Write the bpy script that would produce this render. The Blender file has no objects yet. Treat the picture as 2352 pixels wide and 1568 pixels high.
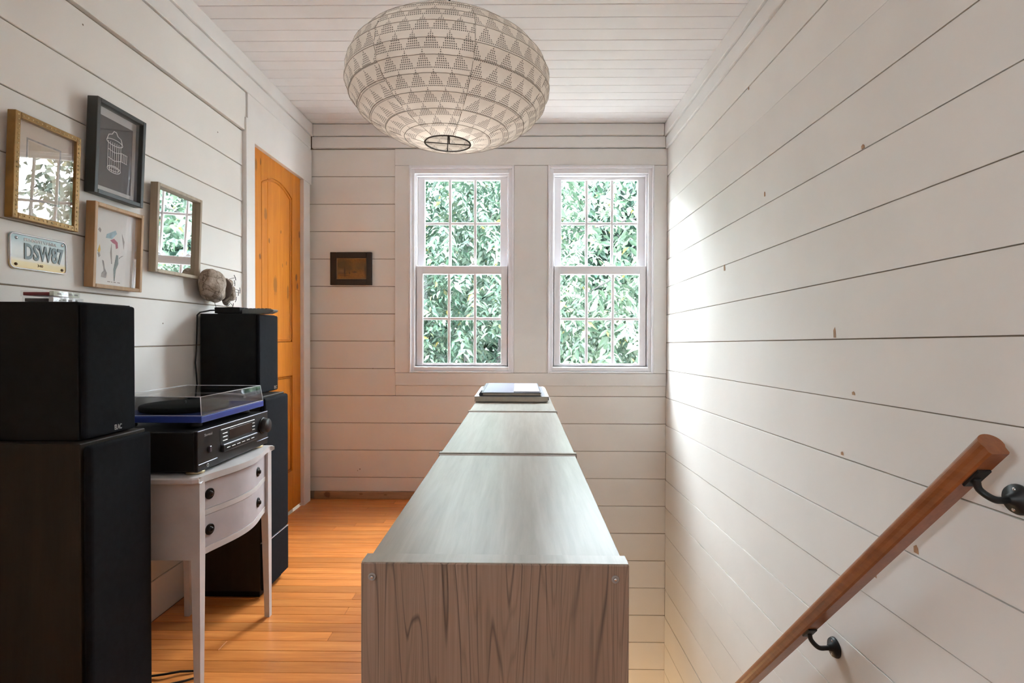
import bpy, bmesh, math, random
import numpy as np
from mathutils import Vector, Matrix, Euler

R = math.radians
S = bpy.context.scene
COL = S.collection
rnd = random.Random(7)

# ------------------------------------------------------------------ camera
cam = bpy.data.cameras.new("camera")
camo = bpy.data.objects.new("camera", cam)
COL.objects.link(camo)
cam.sensor_width = 36.0
cam.lens = 1200.0 / 2352.0 * 36.0
cam.clip_start = 0.02
camo.location = (0, 0, 1.066)
camo.rotation_euler = (R(90 - 0.62), R(-0.15), R(0.67))
S.camera = camo

# ------------------------------------------------------------------ world, sun, exposure
world = bpy.data.worlds.new("world")
S.world = world
world.use_nodes = True
bg = world.node_tree.nodes["Background"]
# evenly overcast sky: brighter overhead than at the horizon, the same all round
wn = world.node_tree
tc = wn.nodes.new("ShaderNodeTexCoord"); sx = wn.nodes.new("ShaderNodeSeparateXYZ")
wn.links.new(tc.outputs["Generated"], sx.inputs[0])
mr_ = wn.nodes.new("ShaderNodeMapRange")
mr_.inputs[1].default_value = 0.0; mr_.inputs[2].default_value = 1.0
mr_.inputs[3].default_value = 11.0; mr_.inputs[4].default_value = 33.0
wn.links.new(sx.outputs[2], mr_.inputs[0]); wn.links.new(mr_.outputs[0], bg.inputs[1])
bg.inputs[0].default_value = (0.84, 0.925, 1.01, 1)

sun = bpy.data.lights.new("sun", "SUN")
sun.energy = 3.0
sun.angle = R(3)
sun.color = (1.0, 0.95, 0.86)
suno = bpy.data.objects.new("sun", sun)
COL.objects.link(suno)
suno.location = (0, -6, 9)
suno.rotation_euler = (R(40), 0, R(14))     # from behind the house, onto the trees

S.view_settings.view_transform = 'Standard'
S.view_settings.look = 'None'
S.view_settings.gamma = 1.0
S.view_settings.use_curve_mapping = False
S.view_settings.exposure = 1.64
S.cycles.use_denoising = True
S.cycles.max_bounces = 7
S.cycles.diffuse_bounces = 5
S.cycles.glossy_bounces = 4
S.cycles.transparent_max_bounces = 12
S.cycles.use_light_tree = False
S.cycles.sample_clamp_indirect = 8.0

# sky portals in the window openings (they emit nothing; they steer sampling)
def portal(loc, rot, sx, sy):
    l = bpy.data.lights.new("sky_portal", "AREA")
    l.shape = 'RECTANGLE'; l.size = sx; l.size_y = sy
    l.cycles.is_portal = True
    o = bpy.data.objects.new("sky_portal", l)
    COL.objects.link(o); o.location = loc; o.rotation_euler = rot
portal((-0.3675, 3.56, 1.49), (R(-90), 0, 0), 0.66, 1.30)
portal((-1.54, -0.65, 1.65), (0, R(-90), 0), 0.6, 0.5)
portal((0.531, 3.56, 1.49), (R(-90), 0, 0), 0.66, 1.30)

# ------------------------------------------------------------------ materials
def new_mat(name):
    m = bpy.data.materials.new(name)
    m.use_nodes = True
    nt = m.node_tree
    for n in list(nt.nodes):
        nt.nodes.remove(n)
    out = nt.nodes.new("ShaderNodeOutputMaterial")
    p = nt.nodes.new("ShaderNodeBsdfPrincipled")
    nt.links.new(p.outputs[0], out.inputs[0])
    return m, nt, p, out

class N:
    """tiny node helper"""
    def __init__(s, nt): s.nt = nt
    def n(s, t, **kw):
        x = s.nt.nodes.new("ShaderNode" + t)
        for k, v in kw.items(): setattr(x, k, v)
        return x
    def l(s, a, b): s.nt.links.new(a, b)
    def val(s, i, v):
        if hasattr(v, "is_linked") or hasattr(v, "links"): s.l(v, i)
        else: i.default_value = v
    def math(s, op, a, b=None, c=None):
        x = s.n("Math", operation=op)
        s.val(x.inputs[0], a)
        if b is not None: s.val(x.inputs[1], b)
        if c is not None: s.val(x.inputs[2], c)
        return x.outputs[0]
    def mix(s, f, a, b, blend='MIX'):
        x = s.n("Mix", data_type='RGBA', blend_type=blend)
        s.val(x.inputs[0], f); s.val(x.inputs[6], a); s.val(x.inputs[7], b)
        return x.outputs[2]
    def ramp(s, f, stops):
        x = s.n("ValToRGB")
        e = x.color_ramp.elements
        while len(e) < len(stops): e.new(0.5)
        for el, (p, c) in zip(e, stops):
            el.position = p; el.color = c if len(c) == 4 else (*c, 1)
        s.l(f, x.inputs[0])
        return x.outputs[0]
    def coord(s, kind="Object", scale=(1, 1, 1), loc=(0, 0, 0), rot=(0, 0, 0)):
        t = s.n("TexCoord")
        m = s.n("Mapping")
        m.inputs["Scale"].default_value = scale
        m.inputs["Location"].default_value = loc
        m.inputs["Rotation"].default_value = rot
        s.l(t.outputs[kind], m.inputs[0])
        return m.outputs[0]
    def noise(s, vec, scale=5, detail=4, rough=0.5, dist=0):
        x = s.n("TexNoise")
        x.inputs["Scale"].default_value = scale
        x.inputs["Detail"].default_value = detail
        x.inputs["Roughness"].default_value = rough
        x.inputs["Distortion"].default_value = dist
        if vec is not None: s.l(vec, x.inputs["Vector"])
        return x.outputs[0]
    def bump(s, h, p, strength=0.2, dist=0.01):
        b = s.n("Bump")
        b.inputs["Strength"].default_value = strength
        b.inputs["Distance"].default_value = dist
        s.l(h, b.inputs["Height"])
        s.l(b.outputs[0], p.inputs["Normal"])

def c4(c): return (c[0], c[1], c[2], 1)

def plain(name, col, rough=0.5, metal=0.0, spec=0.5, var=0.06, vscale=8, bump=0.0, bscale=60, rnd_obj=0.0):
    m, nt, p, out = new_mat(name); h = N(nt)
    v = h.coord()
    n = h.noise(v, vscale, 4)
    lo = tuple(max(0, x * (1 - var)) for x in col); hi = tuple(min(1, x * (1 + var)) for x in col)
    c = h.ramp(n, [(0.3, lo), (0.7, hi)])
    if rnd_obj:
        oi = h.n("ObjectInfo")
        f = h.math('MULTIPLY_ADD', oi.outputs["Random"], rnd_obj, 1 - rnd_obj / 2)
        mm = h.n("VectorMath", operation='SCALE')
        h.l(c, mm.inputs[0]); h.l(f, mm.inputs[3]); c = mm.outputs[0]
    h.l(c, p.inputs["Base Color"])
    p.inputs["Roughness"].default_value = rough
    p.inputs["Metallic"].default_value = metal
    p.inputs["Specular IOR Level"].default_value = spec
    if bump:
        h.bump(h.noise(v, bscale, 3), p, bump, 0.004)
    return m

def wood(name, dark, mid, light, axis='z', rough=0.4, grain=1.0, rnd_obj=0.3, spots=(), spec=0.5, stretch=14.0, bump=0.06, coat=0.0):
    """streaky grain running along an axis; optional elliptical knots (axis u, axis v, centre, radii)"""
    m, nt, p, out = new_mat(name); h = N(nt)
    oi = h.n("ObjectInfo")
    sc = {'x': (1, stretch, stretch), 'y': (stretch, 1, stretch), 'z': (stretch, stretch, 1)}[axis]
    t = h.n("TexCoord")
    add = h.n("VectorMath", operation='MULTIPLY_ADD')
    h.l(oi.outputs["Random"], add.inputs[0])
    add.inputs[1].default_value = (7.3, 3.1, 5.7)
    h.l(t.outputs["Object"], add.inputs[2])
    mp = h.n("Mapping"); mp.inputs["Scale"].default_value = sc
    h.l(add.outputs[0], mp.inputs[0])
    n1 = h.noise(mp.outputs[0], 2.2 * grain, 6, 0.6, 0.6)
    n2 = h.noise(mp.outputs[0], 9 * grain, 4, 0.6, 0.2)
    f = h.math('ADD', h.math('MULTIPLY', n1, 0.7), h.math('MULTIPLY', n2, 0.3))
    c = h.ramp(f, [(0.3, dark), (0.5, mid), (0.7, light)])
    if rnd_obj:
        ff = h.math('MULTIPLY_ADD', oi.outputs["Random"], rnd_obj, 1 - rnd_obj * 0.6)
        mm = h.n("VectorMath", operation='SCALE')
        h.l(c, mm.inputs[0]); h.l(ff, mm.inputs[3]); c = mm.outputs[0]
    if spots:
        sp = h.n("SeparateXYZ"); h.l(t.outputs["Object"], sp.inputs[0])
        wob = h.noise(t.outputs["Object"], 45, 2)
        for (u, v, cu, cv, ru, rv, col) in spots:
            a = h.math('DIVIDE', h.math('SUBTRACT', sp.outputs["XYZ".index(u)], cu), ru)
            b = h.math('DIVIDE', h.math('SUBTRACT', sp.outputs["XYZ".index(v)], cv), rv)
            d = h.math('SQRT', h.math('ADD', h.math('MULTIPLY', a, a), h.math('MULTIPLY', b, b)))
            d = h.math('ADD', d, h.math('MULTIPLY', h.math('SUBTRACT', wob, 0.5), 0.9))
            k = h.n("MapRange"); h.l(d, k.inputs[0])
            k.inputs[1].default_value = 0.75; k.inputs[2].default_value = 1.25
            k.inputs[3].default_value = 0.85; k.inputs[4].default_value = 0.0
            c = h.mix(k.outputs[0], c, c4(col))
    h.l(c, p.inputs["Base Color"])
    p.inputs["Roughness"].default_value = rough
    p.inputs["Specular IOR Level"].default_value = spec
    p.inputs["Coat Weight"].default_value = coat
    p.inputs["Coat Roughness"].default_value = 0.12
    if bump: h.bump(n2, p, bump, 0.003)
    return m

def glass(name, tint=(1, 1, 1), ior=1.5, rough=0.0, base=0.0):
    """thin clear sheet: fresnel reflection over straight-through transmission"""
    m, nt, p, out = new_mat(name); h = N(nt)
    nt.nodes.remove(p)
    t = h.n("BsdfTransparent"); t.inputs[0].default_value = c4(tint)
    g = h.n("BsdfGlossy"); g.inputs[0].default_value = (1, 1, 1, 1); g.inputs[1].default_value = rough
    f = h.n("Fresnel"); f.inputs[0].default_value = ior
    geo = h.n("NewGeometry")
    fac = f.outputs[0]
    fac = h.math('MULTIPLY', fac, h.math('SUBTRACT', 1.0, geo.outputs["Backfacing"]))
    if base: fac = h.math('ADD', fac, base)
    mx = h.n("MixShader"); h.l(fac, mx.inputs[0]); h.l(t.outputs[0], mx.inputs[1]); h.l(g.outputs[0], mx.inputs[2])
    h.l(mx.outputs[0], out.inputs[0])
    return m

M = {}
M['wall'] = plain('white_wall_paint', (0.83, 0.80, 0.755), 0.5, var=0.03, vscale=3, bump=0.12, bscale=25, rnd_obj=0.03)
M['trimpaint'] = plain('white_trim_paint', (0.82, 0.80, 0.775), 0.42, var=0.02, bump=0.05, bscale=40)
M['gap'] = plain('brown_seam_shade_and_marks', (0.30, 0.235, 0.17), 0.8)  # brown puts seam shade into the white recesses; also colours dents and notches
M['ceil'] = plain('white_ceiling_paint', (0.86, 0.84, 0.83), 0.5, var=0.02, rnd_obj=0.03)
M['vinyl'] = plain('white_window_vinyl', (0.90, 0.89, 0.92), 0.35, var=0.01)
M['floor'] = wood('orange_fir_floor', (0.50, 0.145, 0.028), (0.68, 0.235, 0.055), (0.80, 0.33, 0.095), 'x', 0.30, rnd_obj=0.36, spec=0.5, stretch=12, coat=0.15)
M['subfloor'] = wood('subfloor_boards', (0.14, 0.06, 0.02), (0.22, 0.09, 0.03), (0.28, 0.12, 0.04), 'x', 0.5)
M['baseb'] = wood('bare_pine_baseboard', (0.34, 0.19, 0.10), (0.45, 0.26, 0.14), (0.54, 0.34, 0.20), 'x', 0.5,
                  spots=[('X', 'Z', -1.24, 0.03, 0.02, 0.02, (0.16, 0.07, 0.03)), ('X', 'Z', -1.02, 0.035, 0.012, 0.008, (0.25, 0.12, 0.05)), ('X', 'Z', -0.86, 0.03, 0.01, 0.006, (0.25, 0.12, 0.05))])
KN = (0.17, 0.055, 0.012); K2 = (0.30, 0.11, 0.02)
M['pine'] = wood('amber_knotty_pine', (0.48, 0.145, 0.009), (0.57, 0.185, 0.013), (0.63, 0.235, 0.025), 'z', 0.42, rnd_obj=0.16, coat=0.05, spec=0.3, spots=[
    ('Y', 'Z', 3.19, 1.418, 0.012, 0.022, (0.16, 0.05, 0.025)), ('Y', 'Z', 3.205, 1.366, 0.011, 0.020, (0.16, 0.05, 0.025)),
    ('Y', 'Z', 2.858, 1.585, 0.007, 0.014, KN), ('Y', 'Z', 3.0, 1.66, 0.007, 0.010, KN), ('Y', 'Z', 2.74, 1.48, 0.010, 0.014, KN),
    ('Y', 'Z', 2.93, 1.35, 0.022, 0.05, K2), ('Y', 'Z', 3.07, 1.49, 0.007, 0.013, K2), ('Y', 'Z', 3.02, 1.47, 0.006, 0.012, K2),
    ('Y', 'Z', 3.09, 1.32, 0.011, 0.04, K2), ('Y', 'Z', 2.82, 1.72, 0.016, 0.03, K2), ('Y', 'Z', 3.235, 1.69, 0.010, 0.02, KN),
    ('Y', 'Z', 2.70, 1.95, 0.012, 0.03, K2), ('Y', 'Z', 2.75, 1.98, 0.006, 0.02, KN)])
M['brass'] = plain('aged_brass', (0.23, 0.17, 0.08), 0.42, 0.8)
M['black'] = plain('black_vinyl_cabinet', (0.006, 0.006, 0.006), 0.55, spec=0.2, var=0.3, vscale=30, bump=0.05, bscale=200)
M['grille'] = plain('black_grille_cloth', (0.008, 0.009, 0.012), 0.9, spec=0.15, var=0.15, vscale=60, bump=0.3, bscale=700)
M['brownbox'] = wood('dark_brown_veneer', (0.014, 0.010, 0.007), (0.022, 0.016, 0.011), (0.030, 0.021, 0.014), 'z', 0.5, rnd_obj=0, spec=0.25)
M['silver'] = plain('silver_lettering', (0.75, 0.75, 0.75), 0.3, 0.7)
M['chromeline'] = plain('thin_bright_line', (0.45, 0.44, 0.48), 0.3, 0.6)
M['receiver'] = plain('black_brushed_metal', (0.022, 0.021, 0.022), 0.38, 0.3, var=0.15, vscale=40)
M['recvbody'] = plain('black_steel_case', (0.010, 0.010, 0.010), 0.45)
M['recvedge'] = plain('slate_metal_edge', (0.16, 0.16, 0.20), 0.3, 0.7)
M['display'] = plain('smoked_display', (0.018, 0.012, 0.013), 0.12)
M['gold'] = plain('gold_foot', (0.62, 0.50, 0.30), 0.3, 0.8)
M['blue'] = plain('cobalt_blue_lacquer', (0.035, 0.065, 0.30), 0.28, var=0.04)
M['platter'] = plain('black_felt_platter', (0.012, 0.012, 0.012), 0.7)
M['cover'] = glass('clear_dust_cover', (0.74, 0.74, 0.74), 1.5, 0.03, 0.03)
M['edgegl'] = plain('bright_acrylic_edge', (0.62, 0.62, 0.66), 0.2)
M['tpaint'] = plain('chipped_white_furniture_paint', (0.66, 0.63, 0.62), 0.45, var=0.07, vscale=14, bump=0.1, bscale=30)
M['dpaint'] = plain('pale_grey_drawer_paint', (0.55, 0.52, 0.54), 0.45, var=0.08, vscale=10, bump=0.1, bscale=30)
M['bronze'] = plain('dark_bronze', (0.022, 0.018, 0.016), 0.35, 0.6)
M['iron'] = plain('black_iron', (0.016, 0.017, 0.018), 0.45, 0.3)
M['rail'] = wood('reddish_handrail_wood', (0.20, 0.058, 0.016), (0.27, 0.085, 0.024), (0.34, 0.115, 0.035), 'y', 0.34, rnd_obj=0, coat=0.15)
M['tread'] = wood('stair_tread_wood', (0.20, 0.07, 0.02), (0.30, 0.11, 0.03), (0.38, 0.15, 0.05), 'x', 0.4)
M['cord'] = plain('black_cable', (0.012, 0.012, 0.012), 0.5)
M['goldframe'] = plain('worn_gilt_wood', (0.27, 0.145, 0.032), 0.4, 0.35, var=0.2, vscale=30)
M['giltbead'] = plain('bright_gilt_bead', (0.75, 0.60, 0.32), 0.3, 0.6)
M['blackframe'] = plain('charcoal_frame', (0.035, 0.038, 0.036), 0.45)
M['oakframe'] = wood('honey_oak_frame', (0.34, 0.19, 0.075), (0.44, 0.26, 0.115), (0.54, 0.34, 0.17), 'z', 0.45, rnd_obj=0.1)
M['paleframe'] = wood('pale_limed_frame', (0.36, 0.28, 0.19), (0.44, 0.36, 0.26), (0.52, 0.44, 0.33), 'z', 0.45, rnd_obj=0.05)
M['brownframe'] = plain('dark_walnut_frame', (0.022, 0.014, 0.010), 0.5, var=0.2, vscale=20)
M['mat'] = plain('cream_mat_board', (0.66, 0.58, 0.50), 0.8, var=0.03)
M['paper'] = plain('white_paper', (0.80, 0.79, 0.77), 0.8, var=0.02)
M['oldpaper'] = plain('aged_paper', (0.60, 0.52, 0.41), 0.8, var=0.08, vscale=20)
M['ink'] = plain('brown_ink', (0.20, 0.155, 0.125), 0.8, var=0.3, vscale=60)
M['greywash'] = plain('grey_wash', (0.36, 0.34, 0.33), 0.8, var=0.3, vscale=60)
M['slate'] = plain('slate_paper', (0.068, 0.060, 0.060), 0.7, var=0.05)
M['greymat'] = plain('pale_grey_mat', (0.58, 0.57, 0.56), 0.8, var=0.02)
M['chalk'] = plain('white_line', (0.85, 0.84, 0.83), 0.7)
M['wblue'] = plain('blue_wash', (0.36, 0.52, 0.58), 0.8, var=0.2, vscale=50)
M['wpink'] = plain('crimson_wash', (0.52, 0.17, 0.24), 0.8, var=0.2, vscale=50)
M['wyellow'] = plain('ochre_wash', (0.66, 0.46, 0.12), 0.8, var=0.2, vscale=50)
M['wteal'] = plain('teal_grey_wash', (0.24, 0.29, 0.29), 0.8, var=0.2, vscale=50)
M['picglass'] = glass('picture_glass', (1, 1, 1), 1.75)
M['winglass'] = glass('window_glass', (0.97, 0.985, 0.98), 1.45)
M['plate'] = None
M['counter_end'] = None

# mirror
m, nt, p, out = new_mat('mirror_glass'); h = N(nt)
p.inputs["Metallic"].default_value = 1.0; p.inputs["Roughness"].default_value = 0.015
h.l(h.ramp(h.noise(h.coord(), 3, 2), [(0.3, (0.80, 0.82, 0.81)), (0.7, (0.83, 0.85, 0.84))]), p.inputs["Base Color"])
M['mirror'] = m

# cabinet end panel: brown laminate with thin dark wandering vertical lines
m, nt, p, out = new_mat('figured_brown_laminate'); h = N(nt)
g1 = h.noise(h.coord(scale=(1, 1, 0.06)), 9.0, 2.5, 0.45, 0.2)
def contour(g, freq, wid):
    fr = h.math('FRACT', h.math('MULTIPLY', g, freq))
    dd = h.math('ABSOLUTE', h.math('SUBTRACT', fr, 0.5))
    k = h.n("MapRange"); h.l(dd, k.inputs[0]); k.inputs[1].default_value = 0.0; k.inputs[2].default_value = wid
    k.inputs[3].default_value = 1.0; k.inputs[4].default_value = 0.0
    return k.outputs[0]
strong = h.math('MULTIPLY', contour(g1, 24.0, 0.085), h.ramp(h.noise(h.coord(scale=(1, 1, 0.2)), 14, 2), [(0.32, (0, 0, 0)), (0.52, (1, 1, 1))]))
g2 = h.noise(h.coord(scale=(1, 1, 0.05)), 16.0, 2, 0.5)
weak = contour(g2, 30.0, 0.2)
fine = h.noise(h.coord(scale=(60, 60, 1.2)), 4.0, 4, 0.6)
base = h.ramp(fine, [(0.3, (0.175, 0.110, 0.073)), (0.55, (0.23, 0.148, 0.103)), (0.75, (0.285, 0.19, 0.138))])
broad = h.noise(h.coord(scale=(1, 1, 0.12)), 9, 2)
base = h.mix(h.math('MULTIPLY', broad, 0.35), base, (0.42, 0.32, 0.25, 1))
c = h.mix(h.math('MULTIPLY', weak, 0.42), base, (0.12, 0.078, 0.055, 1))
c = h.mix(h.math('MULTIPLY', strong, 0.85), c, (0.055, 0.038, 0.028, 1))
h.l(c, p.inputs["Base Color"]); p.inputs["Roughness"].default_value = 0.42
M['counter_end'] = m
M['counter_top'] = wood('greyed_oak_laminate', (0.29, 0.265, 0.215), (0.38, 0.355, 0.30), (0.47, 0.45, 0.39), 'y', 0.30, rnd_obj=0.06, stretch=16, grain=0.8, spec=0.6)
M['counter_side'] = wood('brown_laminate_side', (0.20, 0.13, 0.09), (0.27, 0.18, 0.13), (0.33, 0.23, 0.17), 'z', 0.42, rnd_obj=0.05)
M['capplastic'] = plain('clear_plastic_cap', (0.27, 0.23, 0.21), 0.3)
M['steel'] = plain('bright_steel', (0.7, 0.7, 0.72), 0.2, 0.9)

# license plate enamel: teal band, pale middle, yellow foot (local Z of the plate)
m, nt, p, out = new_mat('plate_enamel'); h = N(nt)
sp = h.n("SeparateXYZ"); h.l(h.coord(), sp.inputs[0])
mr = h.n("MapRange"); h.l(sp.outputs[2], mr.inputs[0]); mr.inputs[1].default_value = -0.05; mr.inputs[2].default_value = 0.05
h.l(h.ramp(mr.outputs[0], [(0.0, (0.72, 0.50, 0.15)), (0.22, (0.72, 0.56, 0.22)), (0.34, (0.66, 0.65, 0.58)), (0.62, (0.60, 0.63, 0.60)), (0.86, (0.25, 0.38, 0.38)), (1.0, (0.20, 0.30, 0.32))]), p.inputs["Base Color"])
p.inputs["Roughness"].default_value = 0.28
M['plate'] = m
M['platerim'] = plain('polished_rim', (0.70, 0.70, 0.70), 0.25, 0.4)
M['plateink'] = plain('dark_teal_enamel', (0.10, 0.145, 0.15), 0.35)
M['rust'] = plain('rusty_brown', (0.13, 0.065, 0.02), 0.7)

# pod
m, nt, p, out = new_mat('cracked_grey_bark'); h = N(nt)
v = h.coord()
n = h.noise(v, 28, 5, 0.6)
vo = h.n("TexVoronoi"); vo.feature = 'DISTANCE_TO_EDGE'; vo.inputs["Scale"].default_value = 26
wv = h.n("VectorMath", operation='MULTIPLY_ADD'); h.l(h.n("TexNoise").outputs[1], wv.inputs[0])
wv.inputs[1].default_value = (0.03, 0.03, 0.03); h.l(v, wv.inputs[2]); h.l(wv.outputs[0], vo.inputs["Vector"])
crack = h.n("MapRange"); h.l(vo.outputs[0], crack.inputs[0]); crack.inputs[1].default_value = 0.0; crack.inputs[2].default_value = 0.05
base = h.ramp(n, [(0.3, (0.24, 0.185, 0.135)), (0.55, (0.42, 0.34, 0.27)), (0.72, (0.58, 0.50, 0.44))])
h.l(h.mix(crack.outputs[0], (0.12, 0.08, 0.055, 1), base), p.inputs["Base Color"])
p.inputs["Roughness"].default_value = 0.85
h.bump(n, p, 0.5, 0.01)
M['bark'] = m
M['podgap'] = plain('dark_brown_pith', (0.06, 0.032, 0.018), 0.9, bump=0.4)

# lantern cloth: rows of dotted triangles from the cloth's own UV (metres on the cloth)
m, nt, p, out = new_mat('printed_lantern_cloth'); h = N(nt)
uv = h.n("UVMap"); uv.uv_map = "cloth"
sp = h.n("SeparateXYZ"); h.l(uv.outputs[0], sp.inputs[0])
row_f = h.math('DIVIDE', sp.outputs[1], 0.0475)
row = h.math('FLOOR', row_f); fv = h.math('SUBTRACT', row_f, row)
s_ = h.math('ADD', h.math('DIVIDE', sp.outputs[0], 0.049), h.math('MULTIPLY', h.math('MODULO', row, 2.0), 0.5))
fs = h.math('FRACT', h.math('ADD', s_, 100.0))
ax = h.math('ABSOLUTE', h.math('SUBTRACT', fs, 0.5))
tri = h.math('LESS_THAN', ax, h.math('MULTIPLY_ADD', fv, -0.50, 0.50))
tri = h.math('MULTIPLY', tri, h.math('LESS_THAN', fv, 0.96))
du = h.math('SUBTRACT', h.math('FRACT', h.math('MULTIPLY', h.math('ADD', s_, 100.0), 9.0)), 0.5)
dv = h.math('SUBTRACT', h.math('FRACT', h.math('MULTIPLY', fv, 9.0)), 0.5)
dot = h.math('LESS_THAN', h.math('ADD', h.math('MULTIPLY', du, du), h.math('MULTIPLY', dv, dv)), 0.105)
ink = h.math('MULTIPLY', tri, dot)
cloth = h.ramp(h.noise(h.coord(), 9, 4), [(0.3, (0.58, 0.53, 0.47)), (0.7, (0.68, 0.63, 0.57))])
colr = h.mix(h.math('MULTIPLY', ink, 0.86), cloth, (0.045, 0.040, 0.036, 1))
h.l(colr, p.inputs["Base Color"]); p.inputs["Roughness"].default_value = 0.8
tr = h.n("BsdfTranslucent"); h.l(colr, tr.inputs[0])
mx = h.n("MixShader"); mx.inputs[0].default_value = 0.38
h.l(p.outputs[0], mx.inputs[1]); h.l(tr.outputs[0], mx.inputs[2]); h.l(mx.outputs[0], out.inputs[0])
M['cloth'] = m
M['wire'] = plain('dark_lantern_wire', (0.05, 0.045, 0.04), 0.6)
M['rib'] = plain('cloth_covered_rib', (0.36, 0.32, 0.28), 0.8)
M['bulb'] = plain('frosted_bulb', (0.85, 0.84, 0.80), 0.3)

# pads, books, cassettes
M['padcream'] = plain('cream_paper_block', (0.52, 0.46, 0.38), 0.75, var=0.08, vscale=40)
M['padtop'] = plain('pale_pad_cover', (0.46, 0.44, 0.44), 0.5)
M['padgrey'] = plain('grey_pad_print', (0.16, 0.16, 0.18), 0.6)
M['nbblack'] = plain('black_book_cloth', (0.016, 0.018, 0.024), 0.4)
M['nbcover'] = plain('lavender_grey_cover', (0.20, 0.205, 0.27), 0.35)
M['bkpaper'] = plain('booklet_paper', (0.52, 0.52, 0.53), 0.8)
M['case'] = glass('clear_cassette_case', (0.95, 0.95, 0.95), 1.3, 0.02)
M['cassred'] = plain('red_cassette_insert', (0.24, 0.02, 0.03), 0.4)
M['cassdark'] = plain('dark_cassette_shell', (0.04, 0.035, 0.035), 0.4)
M['casslabel'] = plain('cream_cassette_card', (0.66, 0.66, 0.55), 0.6)
M['casswhite'] = plain('white_cassette_card', (0.74, 0.73, 0.73), 0.6)
M['remote'] = plain('grey_remote_plastic', (0.16, 0.18, 0.18), 0.4)
M['button'] = plain('dark_rubber_buttons', (0.03, 0.03, 0.03), 0.6)

# old picture: golden lane scene with dark trees, a cottage and cattle as soft print
m, nt, p, out = new_mat('old_golden_print'); h = N(nt)
sp = h.n("SeparateXYZ"); h.l(h.coord(), sp.inputs[0])
X0, X1, Z0, Z1 = -1.176, -0.983, 1.43, 1.566
u = h.math('DIVIDE', h.math('SUBTRACT', sp.outputs[0], X0), X1 - X0)
w = h.math('DIVIDE', h.math('SUBTRACT', sp.outputs[2], Z0), Z1 - Z0)
n1 = h.noise(h.coord(), 40, 4)
n2 = h.noise(h.coord(), 130, 3)
def blob(cu, cv, ru, rv, soft=0.6):
    a = h.math('DIVIDE', h.math('SUBTRACT', u, cu), ru); b = h.math('DIVIDE', h.math('SUBTRACT', w, cv), rv)
    d = h.math('SQRT', h.math('ADD', h.math('MULTIPLY', a, a), h.math('MULTIPLY', b, b)))
    d = h.math('ADD', d, h.math('MULTIPLY', h.math('SUBTRACT', n1, 0.5), 1.2))
    k = h.n("MapRange"); h.l(d, k.inputs[0]); k.inputs[1].default_value = 1 - soft; k.inputs[2].default_value = 1 + soft
    k.inputs[3].default_value = 1; k.inputs[4].default_value = 0
    return k.outputs[0]
c = h.ramp(n2, [(0.3, (0.22, 0.095, 0.014)), (0.7, (0.30, 0.135, 0.022))])
for cu, cv, ru, rv, col, f in [(0.15, 0.7, 0.22, 0.34, (0.06, 0.045, 0.015), 0.8), (0.36, 0.52, 0.16, 0.2, (0.10, 0.055, 0.018), 0.7), (0.8, 0.62, 0.28, 0.22, (0.12, 0.07, 0.015), 0.7),
                               (0.97, 0.4, 0.05, 0.25, (0.05, 0.03, 0.012), 0.8), (0.15, 0.38, 0.13, 0.10, (0.22, 0.13, 0.06), 0.8), (0.15, 0.28, 0.14, 0.08, (0.10, 0.05, 0.02), 0.6), (0.26, 0.38, 0.025, 0.22, (0.04, 0.02, 0.008), 0.9),
                               (0.6, 0.34, 0.08, 0.035, (0.07, 0.03, 0.008), 0.9), (0.42, 0.3, 0.02, 0.06, (0.07, 0.035, 0.01), 0.8), (0.25, 0.17, 0.16, 0.015, (0.07, 0.03, 0.01), 0.8)]:
    c = h.mix(h.math('MULTIPLY', blob(cu, cv, ru, rv), f), c, c4(col))
h.l(c, p.inputs["Base Color"]); p.inputs["Roughness"].default_value = 0.45
M['oldprint'] = m

# leaves and bark
def leafmat(name, lo, hi, pale):
    m, nt, p, out = new_mat(name); h = N(nt)
    g = h.n("NewGeometry"); oi = h.n("ObjectInfo")
    r = h.math('FRACT', h.math('ADD', g.outputs["Random Per Island"], oi.outputs["Random"]))
    c = h.ramp(r, [(0.0, lo), (0.55, hi), (0.965, pale), (0.995, (0.16, 0.13, 0.03))])
    h.l(c, p.inputs["Base Color"]); p.inputs["Roughness"].default_value = 0.38
    p.inputs["Specular IOR Level"].default_value = 0.3
    tr = h.n("BsdfTranslucent"); h.l(c, tr.inputs[0])
    mx = h.n("MixShader"); mx.inputs[0].default_value = 0.22
    h.l(p.outputs[0], mx.inputs[1]); h.l(tr.outputs[0], mx.inputs[2]); h.l(mx.outputs[0], out.inputs[0])
    return m
M['leafA'] = leafmat('bright_green_leaf', (0.014, 0.032, 0.018), (0.038, 0.062, 0.038), (0.090, 0.112, 0.078))
M['leafB'] = leafmat('soft_green_leaf', (0.010, 0.028, 0.017), (0.026, 0.049, 0.030), (0.062, 0.085, 0.057))
M['leafC'] = leafmat('deep_green_leaf', (0.009, 0.027, 0.018), (0.019, 0.041, 0.027), (0.042, 0.068, 0.047))
M['barktree'] = plain('grey_tree_bark', (0.013, 0.011, 0.010), 0.9, var=0.3, vscale=12, bump=0.6, bscale=20)
M['ground_bounce'] = plain('pale_bounce_ground', (0.40, 0.38, 0.36), 0.9, var=0.4, vscale=2)  # unseen ground, kept pale to bounce light up to the ceiling
M['roof'] = plain('roof_deck', (0.25, 0.24, 0.22), 0.8)

# ------------------------------------------------------------------ mesh helpers
def link(o): COL.objects.link(o); return o

def empty(name, loc, rot=(0, 0, 0)):
    o = link(bpy.data.objects.new(name, None))
    o.location = loc; o.rotation_euler = rot
    o.empty_display_size = 0.05
    return o

def tag(o, label=None, cat=None, group=None, kind=None):
    if label: o["label"] = label
    if cat: o["category"] = cat
    if group: o["group"] = group
    if kind: o["kind"] = kind
    return o

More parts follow.
